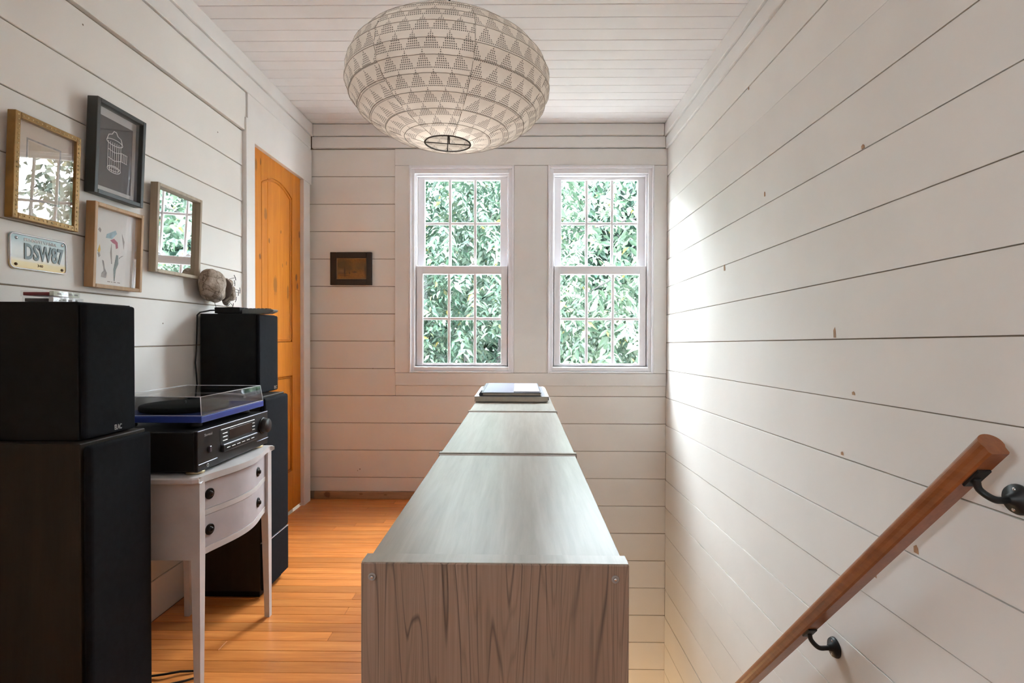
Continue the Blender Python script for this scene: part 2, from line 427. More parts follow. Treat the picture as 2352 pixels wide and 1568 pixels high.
def put(o, parent, local):
    if parent is not None:
        o.parent = parent
        if not local and parent.type == 'EMPTY':
            mw = Matrix.LocRotScale(parent.location, parent.rotation_euler, None)
            o.matrix_parent_inverse = mw.inverted()

def fin(name, bm, mat, parent=None, local=False, smooth=False, mats=None):
    bmesh.ops.recalc_face_normals(bm, faces=bm.faces[:])
    me = bpy.data.meshes.new(name)
    if smooth:
        for f in bm.faces: f.smooth = True
    bm.to_mesh(me); bm.free()
    for x in (mats or [mat]): me.materials.append(x)
    o = link(bpy.data.objects.new(name, me))
    put(o, parent, local)
    return o

def abox(bm, x0, x1, y0, y1, z0, z1, bev=0.0, seg=1, mi=0):
    vs = [bm.verts.new(c) for c in [(x0, y0, z0), (x1, y0, z0), (x1, y1, z0), (x0, y1, z0), (x0, y0, z1), (x1, y0, z1), (x1, y1, z1), (x0, y1, z1)]]
    fs = [bm.faces.new([vs[i] for i in q]) for q in [(0, 3, 2, 1), (4, 5, 6, 7), (0, 1, 5, 4), (1, 2, 6, 5), (2, 3, 7, 6), (3, 0, 4, 7)]]
    for f in fs: f.material_index = mi
    if bev:
        es = set(e for f in fs for e in f.edges)
        bmesh.ops.bevel(bm, geom=list(es), offset=bev, segments=seg, affect='EDGES', profile=0.5)

def box(name, x0, x1, y0, y1, z0, z1, mat, parent=None, bev=0.002, local=False, seg=1):
    bm = bmesh.new(); abox(bm, min(x0, x1), max(x0, x1), min(y0, y1), max(y0, y1), min(z0, z1), max(z0, z1), bev, seg)
    return fin(name, bm, mat, parent, local)

def aprism(bm, pts, axis, a0, a1, bev=0.0):
    """extrude polygon pts (2-D) along axis from a0 to a1; pts are the other two axes in xyz order"""
    def mk(p, a):
        return {'x': (a, p[0], p[1]), 'y': (p[0], a, p[1]), 'z': (p[0], p[1], a)}[axis]
    A = [bm.verts.new(mk(p, a0)) for p in pts]; B = [bm.verts.new(mk(p, a1)) for p in pts]
    fs = [bm.faces.new(A[::-1]), bm.faces.new(B)]
    n = len(pts)
    for i in range(n): fs.append(bm.faces.new([A[i], A[(i + 1) % n], B[(i + 1) % n], B[i]]))
    if bev:
        es = [e for e in fs[0].edges] + [e for e in fs[1].edges]
        bmesh.ops.bevel(bm, geom=es, offset=bev, segments=1, affect='EDGES')

def prism(name, pts, axis, a0, a1, mat, parent=None, bev=0.0, local=False, smooth=False):
    bm = bmesh.new(); aprism(bm, pts, axis, a0, a1, bev)
    return fin(name, bm, mat, parent, local, smooth)

def alathe(bm, prof, centre, axis='z', seg=24, closed=True):
    """prof: list of (r, h) revolved about axis through centre"""
    rings = []
    cx, cy, cz = centre
    for r, hh in prof:
        if r < 1e-6:
            p = {'z': (cx, cy, cz + hh), 'x': (cx + hh, cy, cz), 'y': (cx, cy + hh, cz)}[axis]
            rings.append([bm.verts.new(p)]); continue
        ring = []
        for i in range(seg):
            a = 2 * math.pi * i / seg; c, s = r * math.cos(a), r * math.sin(a)
            p = {'z': (cx + c, cy + s, cz + hh), 'x': (cx + hh, cy + c, cz + s), 'y': (cx + c, cy + hh, cz + s)}[axis]
            ring.append(bm.verts.new(p))
        rings.append(ring)
    for A, B in zip(rings, rings[1:]):
        if len(A) == 1 and len(B) == 1: continue
        for i in range(seg):
            j = (i + 1) % seg
            if len(A) == 1: bm.faces.new([A[0], B[j], B[i]])
            elif len(B) == 1: bm.faces.new([A[i], A[j], B[0]])
            else: bm.faces.new([A[i], A[j], B[j], B[i]])
    if closed:
        for ring in (rings[0], rings[-1]):
            if len(ring) > 2: bm.faces.new(ring)

def lathe(name, prof, centre, axis, mat, parent=None, seg=24, local=False, closed=True):
    bm = bmesh.new(); alathe(bm, prof, centre, axis, seg, closed)
    return fin(name, bm, mat, parent, local, True)

def atube(bm, pts, r, seg=8, closed=False):
    pts = [Vector(p) for p in pts]
    n = len(pts); rs = r if isinstance(r, (list, tuple)) else [r] * n
    rings = []; up = None
    for i in range(n):
        a = pts[(i - 1) % n] if (closed or i > 0) else pts[i]
        b = pts[(i + 1) % n] if (closed or i < n - 1) else pts[i]
        t = (b - a).normalized()
        if up is None:
            up = Vector((0, 0, 1)) if abs(t.z) < 0.9 else Vector((1, 0, 0))
        u = t.cross(up).normalized(); w = u.cross(t).normalized(); up = w
        rings.append([bm.verts.new(pts[i] + (u * math.cos(2 * math.pi * k / seg) + w * math.sin(2 * math.pi * k / seg)) * rs[i]) for k in range(seg)])
    prs = list(zip(rings, rings[1:])) + ([(rings[-1], rings[0])] if closed else [])
    for A, B in prs:
        for k in range(seg):
            bm.faces.new([A[k], A[(k + 1) % seg], B[(k + 1) % seg], B[k]])
    if not closed:
        bm.faces.new(rings[0][::-1]); bm.faces.new(rings[-1])

def tube(name, pts, r, mat, parent=None, seg=8, closed=False, local=False):
    bm = bmesh.new(); atube(bm, pts, r, seg, closed)
    return fin(name, bm, mat, parent, local, True)

def text(name, s, size, mat, parent, matrix, depth=0.001, local=False, width=None, bold=0.0):
    cu = bpy.data.curves.new(name, 'FONT'); cu.body = s; cu.size = size; cu.extrude = depth
    cu.offset = bold; cu.align_x = 'CENTER'; cu.align_y = 'CENTER'; cu.resolution_u = 3
    t = bpy.data.objects.new(name, cu); COL.objects.link(t)
    bpy.context.view_layer.update()
    dg = bpy.context.evaluated_depsgraph_get()
    me = bpy.data.meshes.new_from_object(t.evaluated_get(dg))
    bpy.data.objects.remove(t)
    xs = [v.co.x for v in me.vertices]
    if width:
        k = width / (max(xs) - min(xs))
        for v in me.vertices: v.co.x *= k
    me.transform(matrix)
    me.materials.clear(); me.materials.append(mat)
    o = link(bpy.data.objects.new(name, me)); put(o, parent, local)
    return o

# ------------------------------------------------------------------ the room
LX, RX, BY, CZ, RY0 = -1.357, 0.958, 3.39, 2.43, -2.6
TH = 0.014

# floor: slab + separate planks
bm = bmesh.new()
abox(bm, LX - 0.02, RX + 0.02, RY0 - 0.1, 0.93, -0.24, -0.016)
abox(bm, LX - 0.02, 0.175, 0.93, BY + 0.02, -0.24, -0.016)
floor = fin('floor', bm, M['subfloor'])
tag(floor, 'orange varnished narrow board floor beside the stairwell', 'floor', kind='structure')
y = RY0; k = 0
while y < BY:
    w = 0.0572
    y1 = min(y + w - 0.0013, BY)
    xe = 0.175 if y > 0.93 else RX
    if y > 1.2:
        j = rnd.uniform(-1.1, -0.35) if rnd.random() < 0.45 else None
        segs = [(LX, xe)] if j is None else [(LX, j - 0.0005), (j + 0.0005, xe)]
        for a, b in segs:
            dz = rnd.uniform(-0.0006, 0.0)
            box('plank', a, b, y, y1, -0.016, dz, M['floor'], floor, 0.0008)
        y += w
    else:
        box('plank', LX, xe, y, y + w * 2 - 0.0008, -0.016, 0, M['floor'], floor, 0.0008)
        y += 2 * w

# ceiling
ceiling = box('ceiling', LX - 0.1, RX + 0.1, RY0 - 0.1, BY + 0.25, CZ + 0.012, CZ + 0.2, M['roof'], None, 0)
tag(ceiling, 'white beadboard ceiling of narrow painted boards', 'ceiling', kind='structure')
y = BY - 0.004
while y > RY0:
    w = 0.0872 if y > 0.6 else 0.35
    box('board', LX, RX, max(RY0, y - w + 0.0022), y, CZ + rnd.uniform(-0.0008, 0.0008), CZ + 0.013, M['ceil'], ceiling, 0.0018)
    y -= w

# left wall
wl_ = bmesh.new()
SY0, SY1, SZ0, SZ1 = -0.92, -0.40, 1.34, 1.98      # added side window, out of view, giving fill light to near surfaces
abox(wl_, LX - 0.16, LX - 0.0065, RY0 - 0.1, SY0, -0.3, CZ + 0.05)
abox(wl_, LX - 0.16, LX - 0.0065, SY1, 2.60, -0.3, CZ + 0.05)
abox(wl_, LX - 0.16, LX - 0.0065, SY0, SY1, -0.3, SZ0)
abox(wl_, LX - 0.16, LX - 0.0065, SY0, SY1, SZ1, CZ + 0.05)
abox(wl_, LX - 0.16, LX - 0.0065, 3.30, BY + 0.2, -0.3, CZ + 0.05)
abox(wl_, LX - 0.16, LX - 0.0065, 2.60, 3.30, 2.07, CZ + 0.05)
abox(wl_, LX - 0.16, LX - 0.075, 2.60, 3.30, -0.3, 2.07)
wall_left = fin('wall_left', wl_, M['gap'])
tag(wall_left, 'left wall of wide white painted shiplap boards with the pictures', 'wall', kind='structure')
seams = [1.024 + 0.1748 * k for k in range(-6, 7)]
edges = [0.0] + [s for s in seams if s > 0.02] + [2.262]
for a, b in zip(edges, edges[1:]):
    px = rnd.uniform(-0.001, 0.001) + (0.012 if a > 2.0 else 0)
    g = 0.006 if abs(b - 2.0728) < 0.01 else 0.0026
    ye = 2.565 if a < 2.0 else 2.572
    runs = [(RY0, ye)] if (b < SZ0 + 0.02 or a > SZ1 - 0.02) else [(RY0, SY0), (SY1, ye)]
    for y0_, y1_ in runs:
        box('board', LX - TH, LX + px, y0_, y1_, a + 0.0012, b - g, M['wall'], wall_left, 0.0016)
# nail head and scars on the left boards
for yy, zz in [(2.35, 1.98), (1.62, 2.03), (1.98, 1.11)]:
    lathe('nail_dent', [(0.003, 0), (0.0024, 0.0008), (0, 0.001)], (LX + 0.0005, yy, zz), 'x', M['gap'], wall_left, 8)

# right wall: seams fall slightly towards the back
def rz(k, y):
    near = 0.896 + 0.1747 * k; far = 0.848 + 0.1783 * k
    t = (y - 1.0) / 2.39
    return near + (far - near) * t if y > 1 else near
wr_ = bmesh.new(); abox(wr_, RX + 0.0065, RX + 0.16, RY0 - 0.1, BY + 0.2, -2.75, CZ + 0.05)
wall_right = fin('wall_right', wr_, M['gap'])
tag(wall_right, 'tall right stairwell wall of wide white shiplap boards', 'wall', kind='structure')
for k in range(-20, 8):
    g = rnd.uniform(0.0020, 0.0040)
    bm = bmesh.new()
    px = rnd.uniform(-0.0012, 0.0012)
    ys = [RY0, 1.0, BY]
    za = [rz(k, t) for t in ys]; zb = [min(rz(k + 1, t) - g, 2.27) for t in ys]
    if k == 7: zb = [2.27] * 3
    pts = list(zip(ys, za)) + list(zip(ys[::-1], zb[::-1]))
    aprism(bm, pts, 'x', RX - px, RX + TH, 0.0014)
    fin('board', bm, M['wall'], wall_right)
for yy, zz, sy, sz in [(1.59, 1.079, 0.007, 0.016), (2.44, 1.385, 0.008, 0.014), (1.26, 0.557, 0.008, 0.010), (1.47, 1.595, 0.006, 0.006), (1.55, 0.722, 0.005, 0.005), (1.50, 0.905, 0.006, 0.005), (2.2, 2.1, 0.004, 0.006), (2.05, 1.62, 0.003, 0.009), (1.4, 0.43, 0.004, 0.007)]:
    bm = bmesh.new(); aprism(bm, [(yy - sy, zz - sz), (yy + sy * 0.8, zz - sz), (yy + sy, zz + sz * 0.4), (yy, zz + sz), (yy - sy * 0.7, zz + sz * 0.3)], 'x', RX - 0.0016, RX + 0.002)
    fin('notch', bm, M['baseb'], wall_right)

# back wall with the two window openings
W1 = (-0.707, -0.028); W2 = (0.190, 0.872); WZ = (0.826, 2.163)
wb_ = bmesh.new()
yb0, yb1 = BY + 0.0065, BY + 0.16
for (a, b) in [(LX - 0.16, W1[0] + 0.012), (W1[1] - 0.012, W2[0] + 0.012), (W2[1] - 0.012, RX + 0.16)]:
    abox(wb_, a, b, yb0, yb1, WZ[0], WZ[1])
abox(wb_, LX - 0.16, RX + 0.16, yb0, yb1, WZ[1] - 0.012, CZ + 0.05)
abox(wb_, LX - 0.16, RX + 0.16, yb0, yb1, -2.75, WZ[0] + 0.012)
wall_back = fin('wall_back', wb_, M['gap'])
tag(wall_back, 'far wall of white shiplap boards around the two windows', 'wall', kind='structure')
bs = [0.6745 + 0.1778 * k for k in range(-19, 10)]
bs = [s for s in bs if s < 2.2] + [2.2735]
for a, b in zip(bs, bs[1:]):
    g = rnd.uniform(0.0022, 0.0032)
    py = rnd.uniform(-0.001, 0.001)
    xs0 = LX if b > 0.05 else 0.17
    z0 = a + 0.001
    if a < 0.05 < b:
        # board that ends on the floor on the left and runs on down the stairwell on the right
        box('board', LX, 0.17, BY + py, BY + TH, 0.05, b - g, M['wall'], wall_back, 0.0014)
        box('board', 0.17, RX, BY + py, BY + TH, z0, b - g, M['wall'], wall_back, 0.0014)
        continue
    if a < 0.744 < b:
        box('board', -0.796, RX, BY + py, BY + TH, z0, 0.7425, M['wall'], wall_back, 0.0014)
    if b < 0.75: segs = [(xs0, RX)]
    else: segs = [(LX, -0.797)]
    for s0, s1 in segs:
        box('board', s0, s1, BY + py, BY + TH, z0, b - g, M['wall'], wall_back, 0.0014)
for xx, zz, sx, sz in [(-0.945, 0.852, 0.012, 0.004), (-1.03, 0.195, 0.006, 0.006), (-1.045, 0.185, 0.003, 0.004)]:
    bm = bmesh.new(); aprism(bm, [(xx - sx, zz), (xx, zz - sz), (xx + sx, zz), (xx, zz + sz * 0.6)], 'y', BY - 0.0014, BY + 0.002)
    fin('notch', bm, M['gap'], wall_back)

# rear part of the room behind the camera
rw = box('wall_rear', LX - 0.16, RX + 0.16, RY0 - 0.14, RY0, -0.3, CZ + 0.05, M['wall'], None, 0)
tag(rw, 'plain white rear wall behind the viewer', 'wall', kind='structure')
w3 = empty('fill_window', (LX - 0.05, (SY0 + SY1) / 2, SZ0))
tag(w3, 'added unseen side window in the left wall for fill light', 'window', kind='structure')
bm = bmesh.new()
for a, b, c, d in [(SY0, SY0 + 0.03, SZ0, SZ1), (SY1 - 0.03, SY1, SZ0, SZ1), (SY0 + 0.03, SY1 - 0.03, SZ0, SZ0 + 0.03), (SY0 + 0.03, SY1 - 0.03, SZ1 - 0.03, SZ1)]:
    abox(bm, LX - 0.15, LX + 0.012, a, b, c, d)
fin('frame', bm, M['vinyl'], w3)
box('pane', LX - 0.082, LX - 0.078, SY0 + 0.03, SY1 - 0.03, SZ0 + 0.03, SZ1 - 0.03, M['winglass'], w3, 0)

# crown trim under the ceiling
def crown(name, label, parts):
    e = empty(name, (parts[0][1], parts[0][3], 2.26))
    tag(e, label, 'crown trim', kind='structure')
    for nm, x0, x1, y0, y1, z0, z1 in parts:
        box(nm, x0, x1, y0, y1, z0, z1, M['trimpaint'], e, 0.003)
crown('trim_1', 'stepped white crown trim along the left wall', [('lower_board', LX - 0.012, LX + 0.018, RY0, BY - 0.022, 2.266, 2.350), ('upper_board', LX - 0.012, LX + 0.028, RY0, BY - 0.008, 2.352, CZ)])
crown('trim_2', 'stepped white crown trim above the windows', [('lower_board', LX + 0.020, RX - 0.014, BY - 0.016, BY + 0.012, 2.277, 2.349), ('upper_board', LX + 0.029, RX - 0.026, BY - 0.024, BY + 0.012, 2.352, CZ - 0.003)])
crown('trim_3', 'stepped white crown trim along the right wall', [('lower_board', RX - 0.013, RX + 0.012, RY0, BY, 2.272, 2.346), ('upper_board', RX - 0.024, RX + 0.012, RY0, BY - 0.008, 2.349, CZ)])

# window casings (flat boards)
wt = empty('trim_4', (0.08, BY, 0.744))
tag(wt, 'flat white casing boards framing both windows', 'window casing', kind='structure')
for nm, x0, x1, z0, z1, dy in [('head_board', -0.799, RX - 0.002, WZ[1] + 0.002, 2.2705, 0.012), ('casing_board', -0.799, W1[0] - 0.001, 0.826, WZ[1] - 0.0005, 0.011),
                               ('casing_board', W1[1] + 0.001, W2[0] - 0.001, 0.826, WZ[1] - 0.0005, 0.011), ('casing_board', W2[1] + 0.001, RX - 0.002, 0.826, WZ[1] - 0.0005, 0.011),
                               ('apron_board', -0.795, RX - 0.003, 0.744, 0.8245, 0.013)]:
    box(nm, x0, x1, BY - dy, BY + 0.017, z0, z1, M['trimpaint'], wt, 0.0016)

# baseboard
bb = box('baseboard_back', LX + 0.03, 0.17, BY - 0.012, BY + 0.01, 0.001, 0.049, M['baseb'], None, 0.002)
tag(bb, 'low bare pine baseboard under the far wall', 'baseboard', kind='structure')

# door casing
dt = empty('trim_5', (LX, 2.95, 0))
tag(dt, 'flat white casing boards around the pine door', 'door casing', kind='structure')
FX = -1.336
box('casing_board', LX - 0.012, FX, 2.560, 2.643, 0, 2.137, M['trimpaint'], dt, 0.0016)
box('casing_board', LX - 0.012, FX, 3.247, 3.342, 0, 2.034, M['trimpaint'], dt, 0.0016)
box('head_board', LX - 0.012, FX - 0.001, 2.576, 3.374, 2.037, 2.262, M['trimpaint'], dt, 0.0016)
box('jamb', LX - 0.075, LX + 0.006, 3.268, 3.300, 0, 2.06, M['trimpaint'], dt, 0.001)
box('jamb', LX - 0.075, LX + 0.006, 2.605, 2.632, 0, 2.06, M['trimpaint'], dt, 0.001)
box('jamb', LX - 0.075, LX + 0.006, 2.632, 3.268, 2.057, 2.072, M['baseb'], dt, 0.001)

# door
door = empty('door_1', (LX - 0.02, 2.95, 0.012))
tag(door, 'amber knotty pine door with an arched upper panel', 'door', kind='structure')
D0, D1, DZ0, DZ1 = 2.637, 3.263, 0.018, 2.053
dxf, dxb = -1.360, -1.398
YL, YR = 2.755, 3.133
box('stile', dxb, dxf, D0, YL, DZ0, DZ1, M['pine'], door, 0.0015)
box('stile', dxb, dxf, YR, D1, DZ0, DZ1, M['pine'], door, 0.0015)
arc = []
for i in range(25):
    t = i / 24; yy = YL + 0.0006 + (YR - YL - 0.0012) * t
    arc.append((yy, 1.886 + 0.052 * (1 - (2 * t - 1) ** 2)))
prism('top_rail', [(YR - 0.0006, DZ1), (YL + 0.0006, DZ1)] + arc, 'x', dxb, dxf, M['pine'], door, 0.0)
box('lock_rail', dxb, dxf, YL + 0.0006, YR - 0.0006, 0.824, 1.026, M['pine'], door, 0.001)
box('bottom_rail', dxb, dxf, YL + 0.0006, YR - 0.0006, DZ0, 0.250, M['pine'], door, 0.001)
ym = 2.842
for nm, a, b, z0, z1 in [('panel_plank', YL + 0.001, ym - 0.0008, 1.028, 1.955), ('panel_plank', ym + 0.0008, YR - 0.001, 1.028, 1.955),
                         ('panel_plank', YL + 0.001, ym - 0.0008, 0.252, 0.822), ('panel_plank', ym + 0.0008, YR - 0.001, 0.252, 0.822)]:
    box(nm, dxb + 0.006, dxf - 0.008, a, b, z0, z1, M['pine'], door, 0.0025)
# sticking mould around the panels
inset = 0.012
mould = [(YL + inset, 1.028 + inset)] + [(YL + inset + (YR - YL - 2 * inset) * i / 24, 1.874 + 0.052 * (1 - (2 * i / 24 - 1) ** 2)) for i in range(25)] + [(YR - inset, 1.028 + inset)]
tube('panel_moulding', [(dxf - 0.007, a, b) for a, b in mould], 0.0055, M['pine'], door, 6, True)
tube('panel_moulding', [(dxf - 0.007, a, b) for a, b in [(YL + inset, 0.262), (YL + inset, 0.812), (YR - inset, 0.812), (YR - inset, 0.262)]], 0.0055, M['pine'], door, 6, True)
for zc in (1.781, 1.031, 0.290):
    hg = box('hinge', dxf - 0.004, dxf + 0.014, 3.2645, 3.2675, zc - 0.046, zc + 0.046, M['brass'], door, 0.0005)
    tube('hinge_pin', [(dxf + 0.008, 3.2625, zc - 0.049), (dxf + 0.008, 3.2625, zc + 0.049)], 0.0055, M['brass'], hg, 10)

# windows
def window(name, label, x0, x1, lock):
    e = empty(name, ((x0 + x1) / 2, BY, WZ[0]))
    tag(e, label, 'window', kind='structure')
    z0, z1 = WZ
    V = M['vinyl']
    def ring(nm, a, b, c, d, wv, wt_, wb2, y0, y1, parent=e, bev=0.0015):
        bm = bmesh.new()
        abox(bm, a, a + wv, y0, y1, c, d, bev); abox(bm, b - wv, b, y0, y1, c, d, bev)
        abox(bm, a + wv, b - wv, y0, y1, d - wt_, d, bev); abox(bm, a + wv, b - wv, y0, y1, c, c + wb2, bev)
        return fin(nm, bm, V, parent)
    ring('outer_bead', x0, x1, z0, z1, 0.013, 0.018, 0.010, BY - 0.018, BY + 0.03)
    ring('frame', x0 + 0.013, x1 - 0.013, z0 + 0.010, z1 - 0.018, 0.022, 0.030, 0.030, BY - 0.004, BY + 0.10)
    ring('jamb_liner', x0 + 0.035, x1 - 0.035, z0 + 0.040, z1 - 0.048, 0.010, 0.010, 0.008, BY + 0.016, BY + 0.10)
    def sash(nm, a, b, c, d, stile, top, bot, yc):
        s = ring(nm, a, b, c, d, stile, top, bot, yc - 0.014, yc + 0.014)
        gx0, gx1, gz0, gz1 = a + stile, b - stile, c + bot, d - top
        mw = 0.0090
        vx = [gx0 + (gx1 - gx0) * t for t in (1 / 3, 2 / 3)]; hz = (gz0 + gz1) / 2
        for xx in vx:
            box('muntin', xx - mw, xx + mw, yc - 0.006, yc + 0.006, gz0, gz1, V, s, 0.003)
        cols = [gx0] + vx + [gx1]
        for i in range(3):
            box('muntin', cols[i] + (mw if i else 0), cols[i + 1] - (mw if i < 2 else 0), yc - 0.006, yc + 0.006, hz - mw, hz + mw, V, s, 0.003)
            for (c0, c1) in ((gz0, hz - mw), (hz + mw, gz1)):
                box('pane', cols[i] + (mw if i else 0), cols[i + 1] - (mw if i < 2 else 0), yc - 0.002, yc + 0.002, c0, c1, M['winglass'], s, 0)
        return s
    sash('upper_sash', x0 + 0.045, x1 - 0.045, 1.470, z1 - 0.058, 0.046, 0.018, 0.050, BY + 0.062)
    lo = sash('lower_sash', x0 + 0.038, x1 - 0.038, z0 + 0.040, 1.520, 0.046, 0.052, 0.020, BY + 0.030)
    box('sash_lift', x0 + 0.03, x1 - 0.03, BY - 0.010, BY + 0.016, z0 + 0.012, z0 + 0.038, V, e, 0.003)
    for xx in ((x0 + x1) / 2 - 0.125, (x0 + x1) / 2 + 0.075):
        lk = box('sash_lock', xx - 0.028, xx + 0.028, BY + 0.024, BY + 0.050, 1.520, 1.528, V, e, 0.002)
        prism('lock_lever', [(xx - 0.024, 1.528), (xx + 0.02, 1.528), (xx + 0.006, 1.541), (xx - 0.010, 1.541)], 'y', BY + 0.030, BY + 0.042, V, lk, 0.002)
    return e
window('window_1', 'left double hung white window with twelve panes', W1[0], W1[1], 0)
window('window_2', 'right double hung white window beside the corner', W2[0], W2[1], 0)

# stairwell
bm = bmesh.new(); abox(bm, -0.1, 0.172, 0.93, BY, -2.75, -0.24)
tag(fin('wall_stair', bm, M['wall']), 'white wall below the floor edge of the stairwell', 'wall', kind='structure')
lf = box('floor_lower', 0.10, RX + 0.05, 0.5, BY + 0.05, -2.75, -2.65, M['tread'], None, 0)
tag(lf, 'lower hall floor at the foot of the stairs', 'floor', kind='structure')
st = empty('stairs', (0.56, 0.93, 0))
tag(st, 'steep wooden stairs dropping away beside the cabinets', 'stairs', kind='structure')
ns = 11
for i in range(ns):
    y0 = 0.93 + i * 0.215; z = -(i + 1) * 0.2365
    if i < ns - 1:
        box('tread', 0.174, RX - 0.003, y0 - 0.012, y0 + 0.235, z - 0.03, z, M['tread'], st, 0.004)
    box('riser', 0.174, RX - 0.003, y0 - 0.02, y0 - 0.002, z if i == ns - 1 else z, z + 0.2365 - (0.03 if i else 0), M['wall'], st, 0.001)
hall = bpy.data.lights.new("hall_lamp", "POINT"); hall.energy = 2.5; hall.color = (1.0, 0.70, 0.36); hall.shadow_soft_size = 0.08
hallo = link(bpy.data.objects.new("hall_lamp", hall)); hallo.location = (0.42, 3.0, -1.75)

# ------------------------------------------------------------------ storage cabinets (the long low run)
def cabinet(y0, y1, xoff, label, first, ztop):
    e = empty('storage_cabinet', (-0.031 + xoff, y0, 0), (0, 0, R(-0.36)))
    tag(e, label, 'cabinet', 'low storage cabinets lined up as a stair guard')
    w = 0.1765; L = y1 - y0
    t = 0.030 if first else 0.012
    ep = box('end_panel', -w - 0.0045, w + 0.0045, 0, t, 0.0, ztop + (0.004 if first else 0.0005), M['counter_end'] if first else M['counter_side'], e, 0.0018 if first else 0.0004, True)
    if first: box('end_panel_edge', -w - 0.0040, w + 0.0040, 0.0016, t - 0.0016, ztop + 0.0036, ztop + 0.0048, M['counter_top'], ep, 0.0003, True)
    box('top_panel', -w, w, t + 0.001, L - 0.013, ztop - 0.025, ztop, M['counter_top'], e, 0.0012, True)
    box('end_panel', -w - 0.003, w + 0.003, L - 0.0125, L - 0.001, 0.0, ztop + 0.0006, M['counter_side'], e, 0.0015, True)
    if not first: box('end_strip', -w - 0.004, w + 0.004, -0.0006, 0.0135, ztop - 0.004, ztop + 0.0022, M['counter_top'], e, 0.001, True)
    box('side_panel', w - 0.018, w - 0.001, t + 0.001, L - 0.013, 0.06, ztop - 0.026, M['counter_side'], e, 0.001, True)
    for k in range(2):
        a = t + 0.002 + (L - t - 0.014) * k / 2; b = t + (L - t - 0.014) * (k + 1) / 2
        box('door', -w + 0.001, -w + 0.019, a, b - 0.002, 0.065, ztop - 0.028, M['counter_side'], e, 0.0015, True)
    box('plinth', -w + 0.03, w - 0.02, t + 0.001, L - 0.013, 0.0, 0.06, M['nbblack'], e, 0.001, True)
    if first:
        for sx in (-0.1655, 0.1625):
            cp = lathe('cap_washer', [(0.0, 0.0), (0.0052, 0.0), (0.0054, -0.0008), (0.0046, -0.0018), (0.0030, -0.0018), (0.0026, -0.0012), (0, -0.0012)], (sx, -0.0, 0.740), 'y', M['capplastic'], e, 24, True)
            lathe('screw', [(0.0, -0.0008), (0.0023, -0.0010), (0.0020, -0.0024), (0.0010, -0.0030), (0.0, -0.0030)], (sx, 0.0, 0.740), 'y', M['steel'], cp, 16, True)
    return e
cabinet(0.700, 1.366, 0.0, 'nearest low cabinet with a figured brown end panel and two screw caps', True, 0.755)
cabinet(1.366, 2.117, 0.0045, 'middle low cabinet of the run with a bare pale top', False, 0.757)
cabinet(2.117, 3.130, 0.0095, 'farthest low cabinet carrying the sketch pads near the windows', False, 0.759)

# pads on the far cabinet
pd = empty('sketch_pad', (-0.03, 2.63, 0.762))
tag(pd, 'thick cream paper pad lying under the black sketchbook', 'pad')
box('page_block', -0.2005, 0.138, 2.402, 2.872, 0.7625, 0.7845, M['padcream'], pd, 0.001)
box('cover', -0.201, 0.141, 2.398, 2.876, 0.7847, 0.7872, M['padtop'], pd, 0.0006)
box('cover_print', 0.109, 0.128, 2.42, 2.86, 0.7873, 0.7876, M['padgrey'], pd, 0)
box('binding', 0.1385, 0.1425, 2.40, 2.874, 0.770, 0.7845, M['padgrey'], pd, 0.001)
sk = empty('sketchbook', (-0.03, 2.65, 0.788))
tag(sk, 'black hardback sketchbook with a lavender cover on top of the cream pad', 'book')
box('page_block', -0.166, 0.104, 2.412, 2.872, 0.7905, 0.8015, M['padcream'], sk, 0.0006)
box('cover', -0.172, 0.108, 2.402, 2.882, 0.8018, 0.8042, M['nbblack'], sk, 0.0008)
box('cover', -0.172, 0.108, 2.402, 2.882, 0.7878, 0.7902, M['nbblack'], sk, 0.0008)
tube('spine', [(-0.171, 2.402, 0.796), (-0.171, 2.882, 0.796)], 0.0088, M['nbblack'], sk, 14)
box('cover_sheet', -0.160, 0.104, 2.406, 2.880, 0.8043, 0.8052, M['nbcover'], sk, 0.0003)
pb = empty('booklet', (0.04, 2.60, 0.8053))
tag(pb, 'small white paper booklet on the right side of the sketchbook', 'booklet')
box('pages', -0.020, 0.100, 2.418, 2.80, 0.8054, 0.8094, M['bkpaper'], pb, 0.0008)
for i, (a, b, c, d) in enumerate([(-0.01, 0.02, 2.60, 2.70), (0.03, 0.06, 2.68, 2.72), (0.06, 0.09, 2.58, 2.62), (0.0, 0.035, 2.50, 2.55), (0.05, 0.09, 2.74, 2.76)]):
    box('printed_mark', a, b, c, d, 0.8095, 0.8097, M['greywash'], pb, 0)

# ------------------------------------------------------------------ handrail
hr = empty('handrail', (0.955, 1.0, 0.8))
tag(hr, 'reddish wooden handrail slanting down the right wall on black brackets', 'handrail')
hx = 0.886
p0 = Vector((hx, 0.984, 0.867)); p1 = Vector((hx, 3.00, 0.867 - 2.016 * 1.10))
d = (p1 - p0).normalized(); side = Vector((1, 0, 0)); up = side.cross(d).normalized()
prof = []
for i in range(15):
    a = math.pi * i / 14
    prof.append((0.0285 * math.cos(a), 0.004 + 0.024 * math.sin(a)))
prof += [(-0.0285, -0.002), (-0.0245, -0.010), (-0.0245, -0.024), (-0.020, -0.029), (0.020, -0.029), (0.0245, -0.024), (0.0245, -0.010), (0.0285, -0.002)]
bm = bmesh.new()
prof = [(a * 0.78, b * 0.80) for a, b in prof]
A = [bm.verts.new(p0 + side * a + up * b) for a, b in prof]; B = [bm.verts.new(p1 + side * a + up * b) for a, b in prof]
bm.faces.new(A); bm.faces.new(B)
for i in range(len(prof)):
    bm.faces.new([A[i], A[(i + 1) % len(prof)], B[(i + 1) % len(prof)], B[i]])
fin('rail', bm, M['rail'], hr)
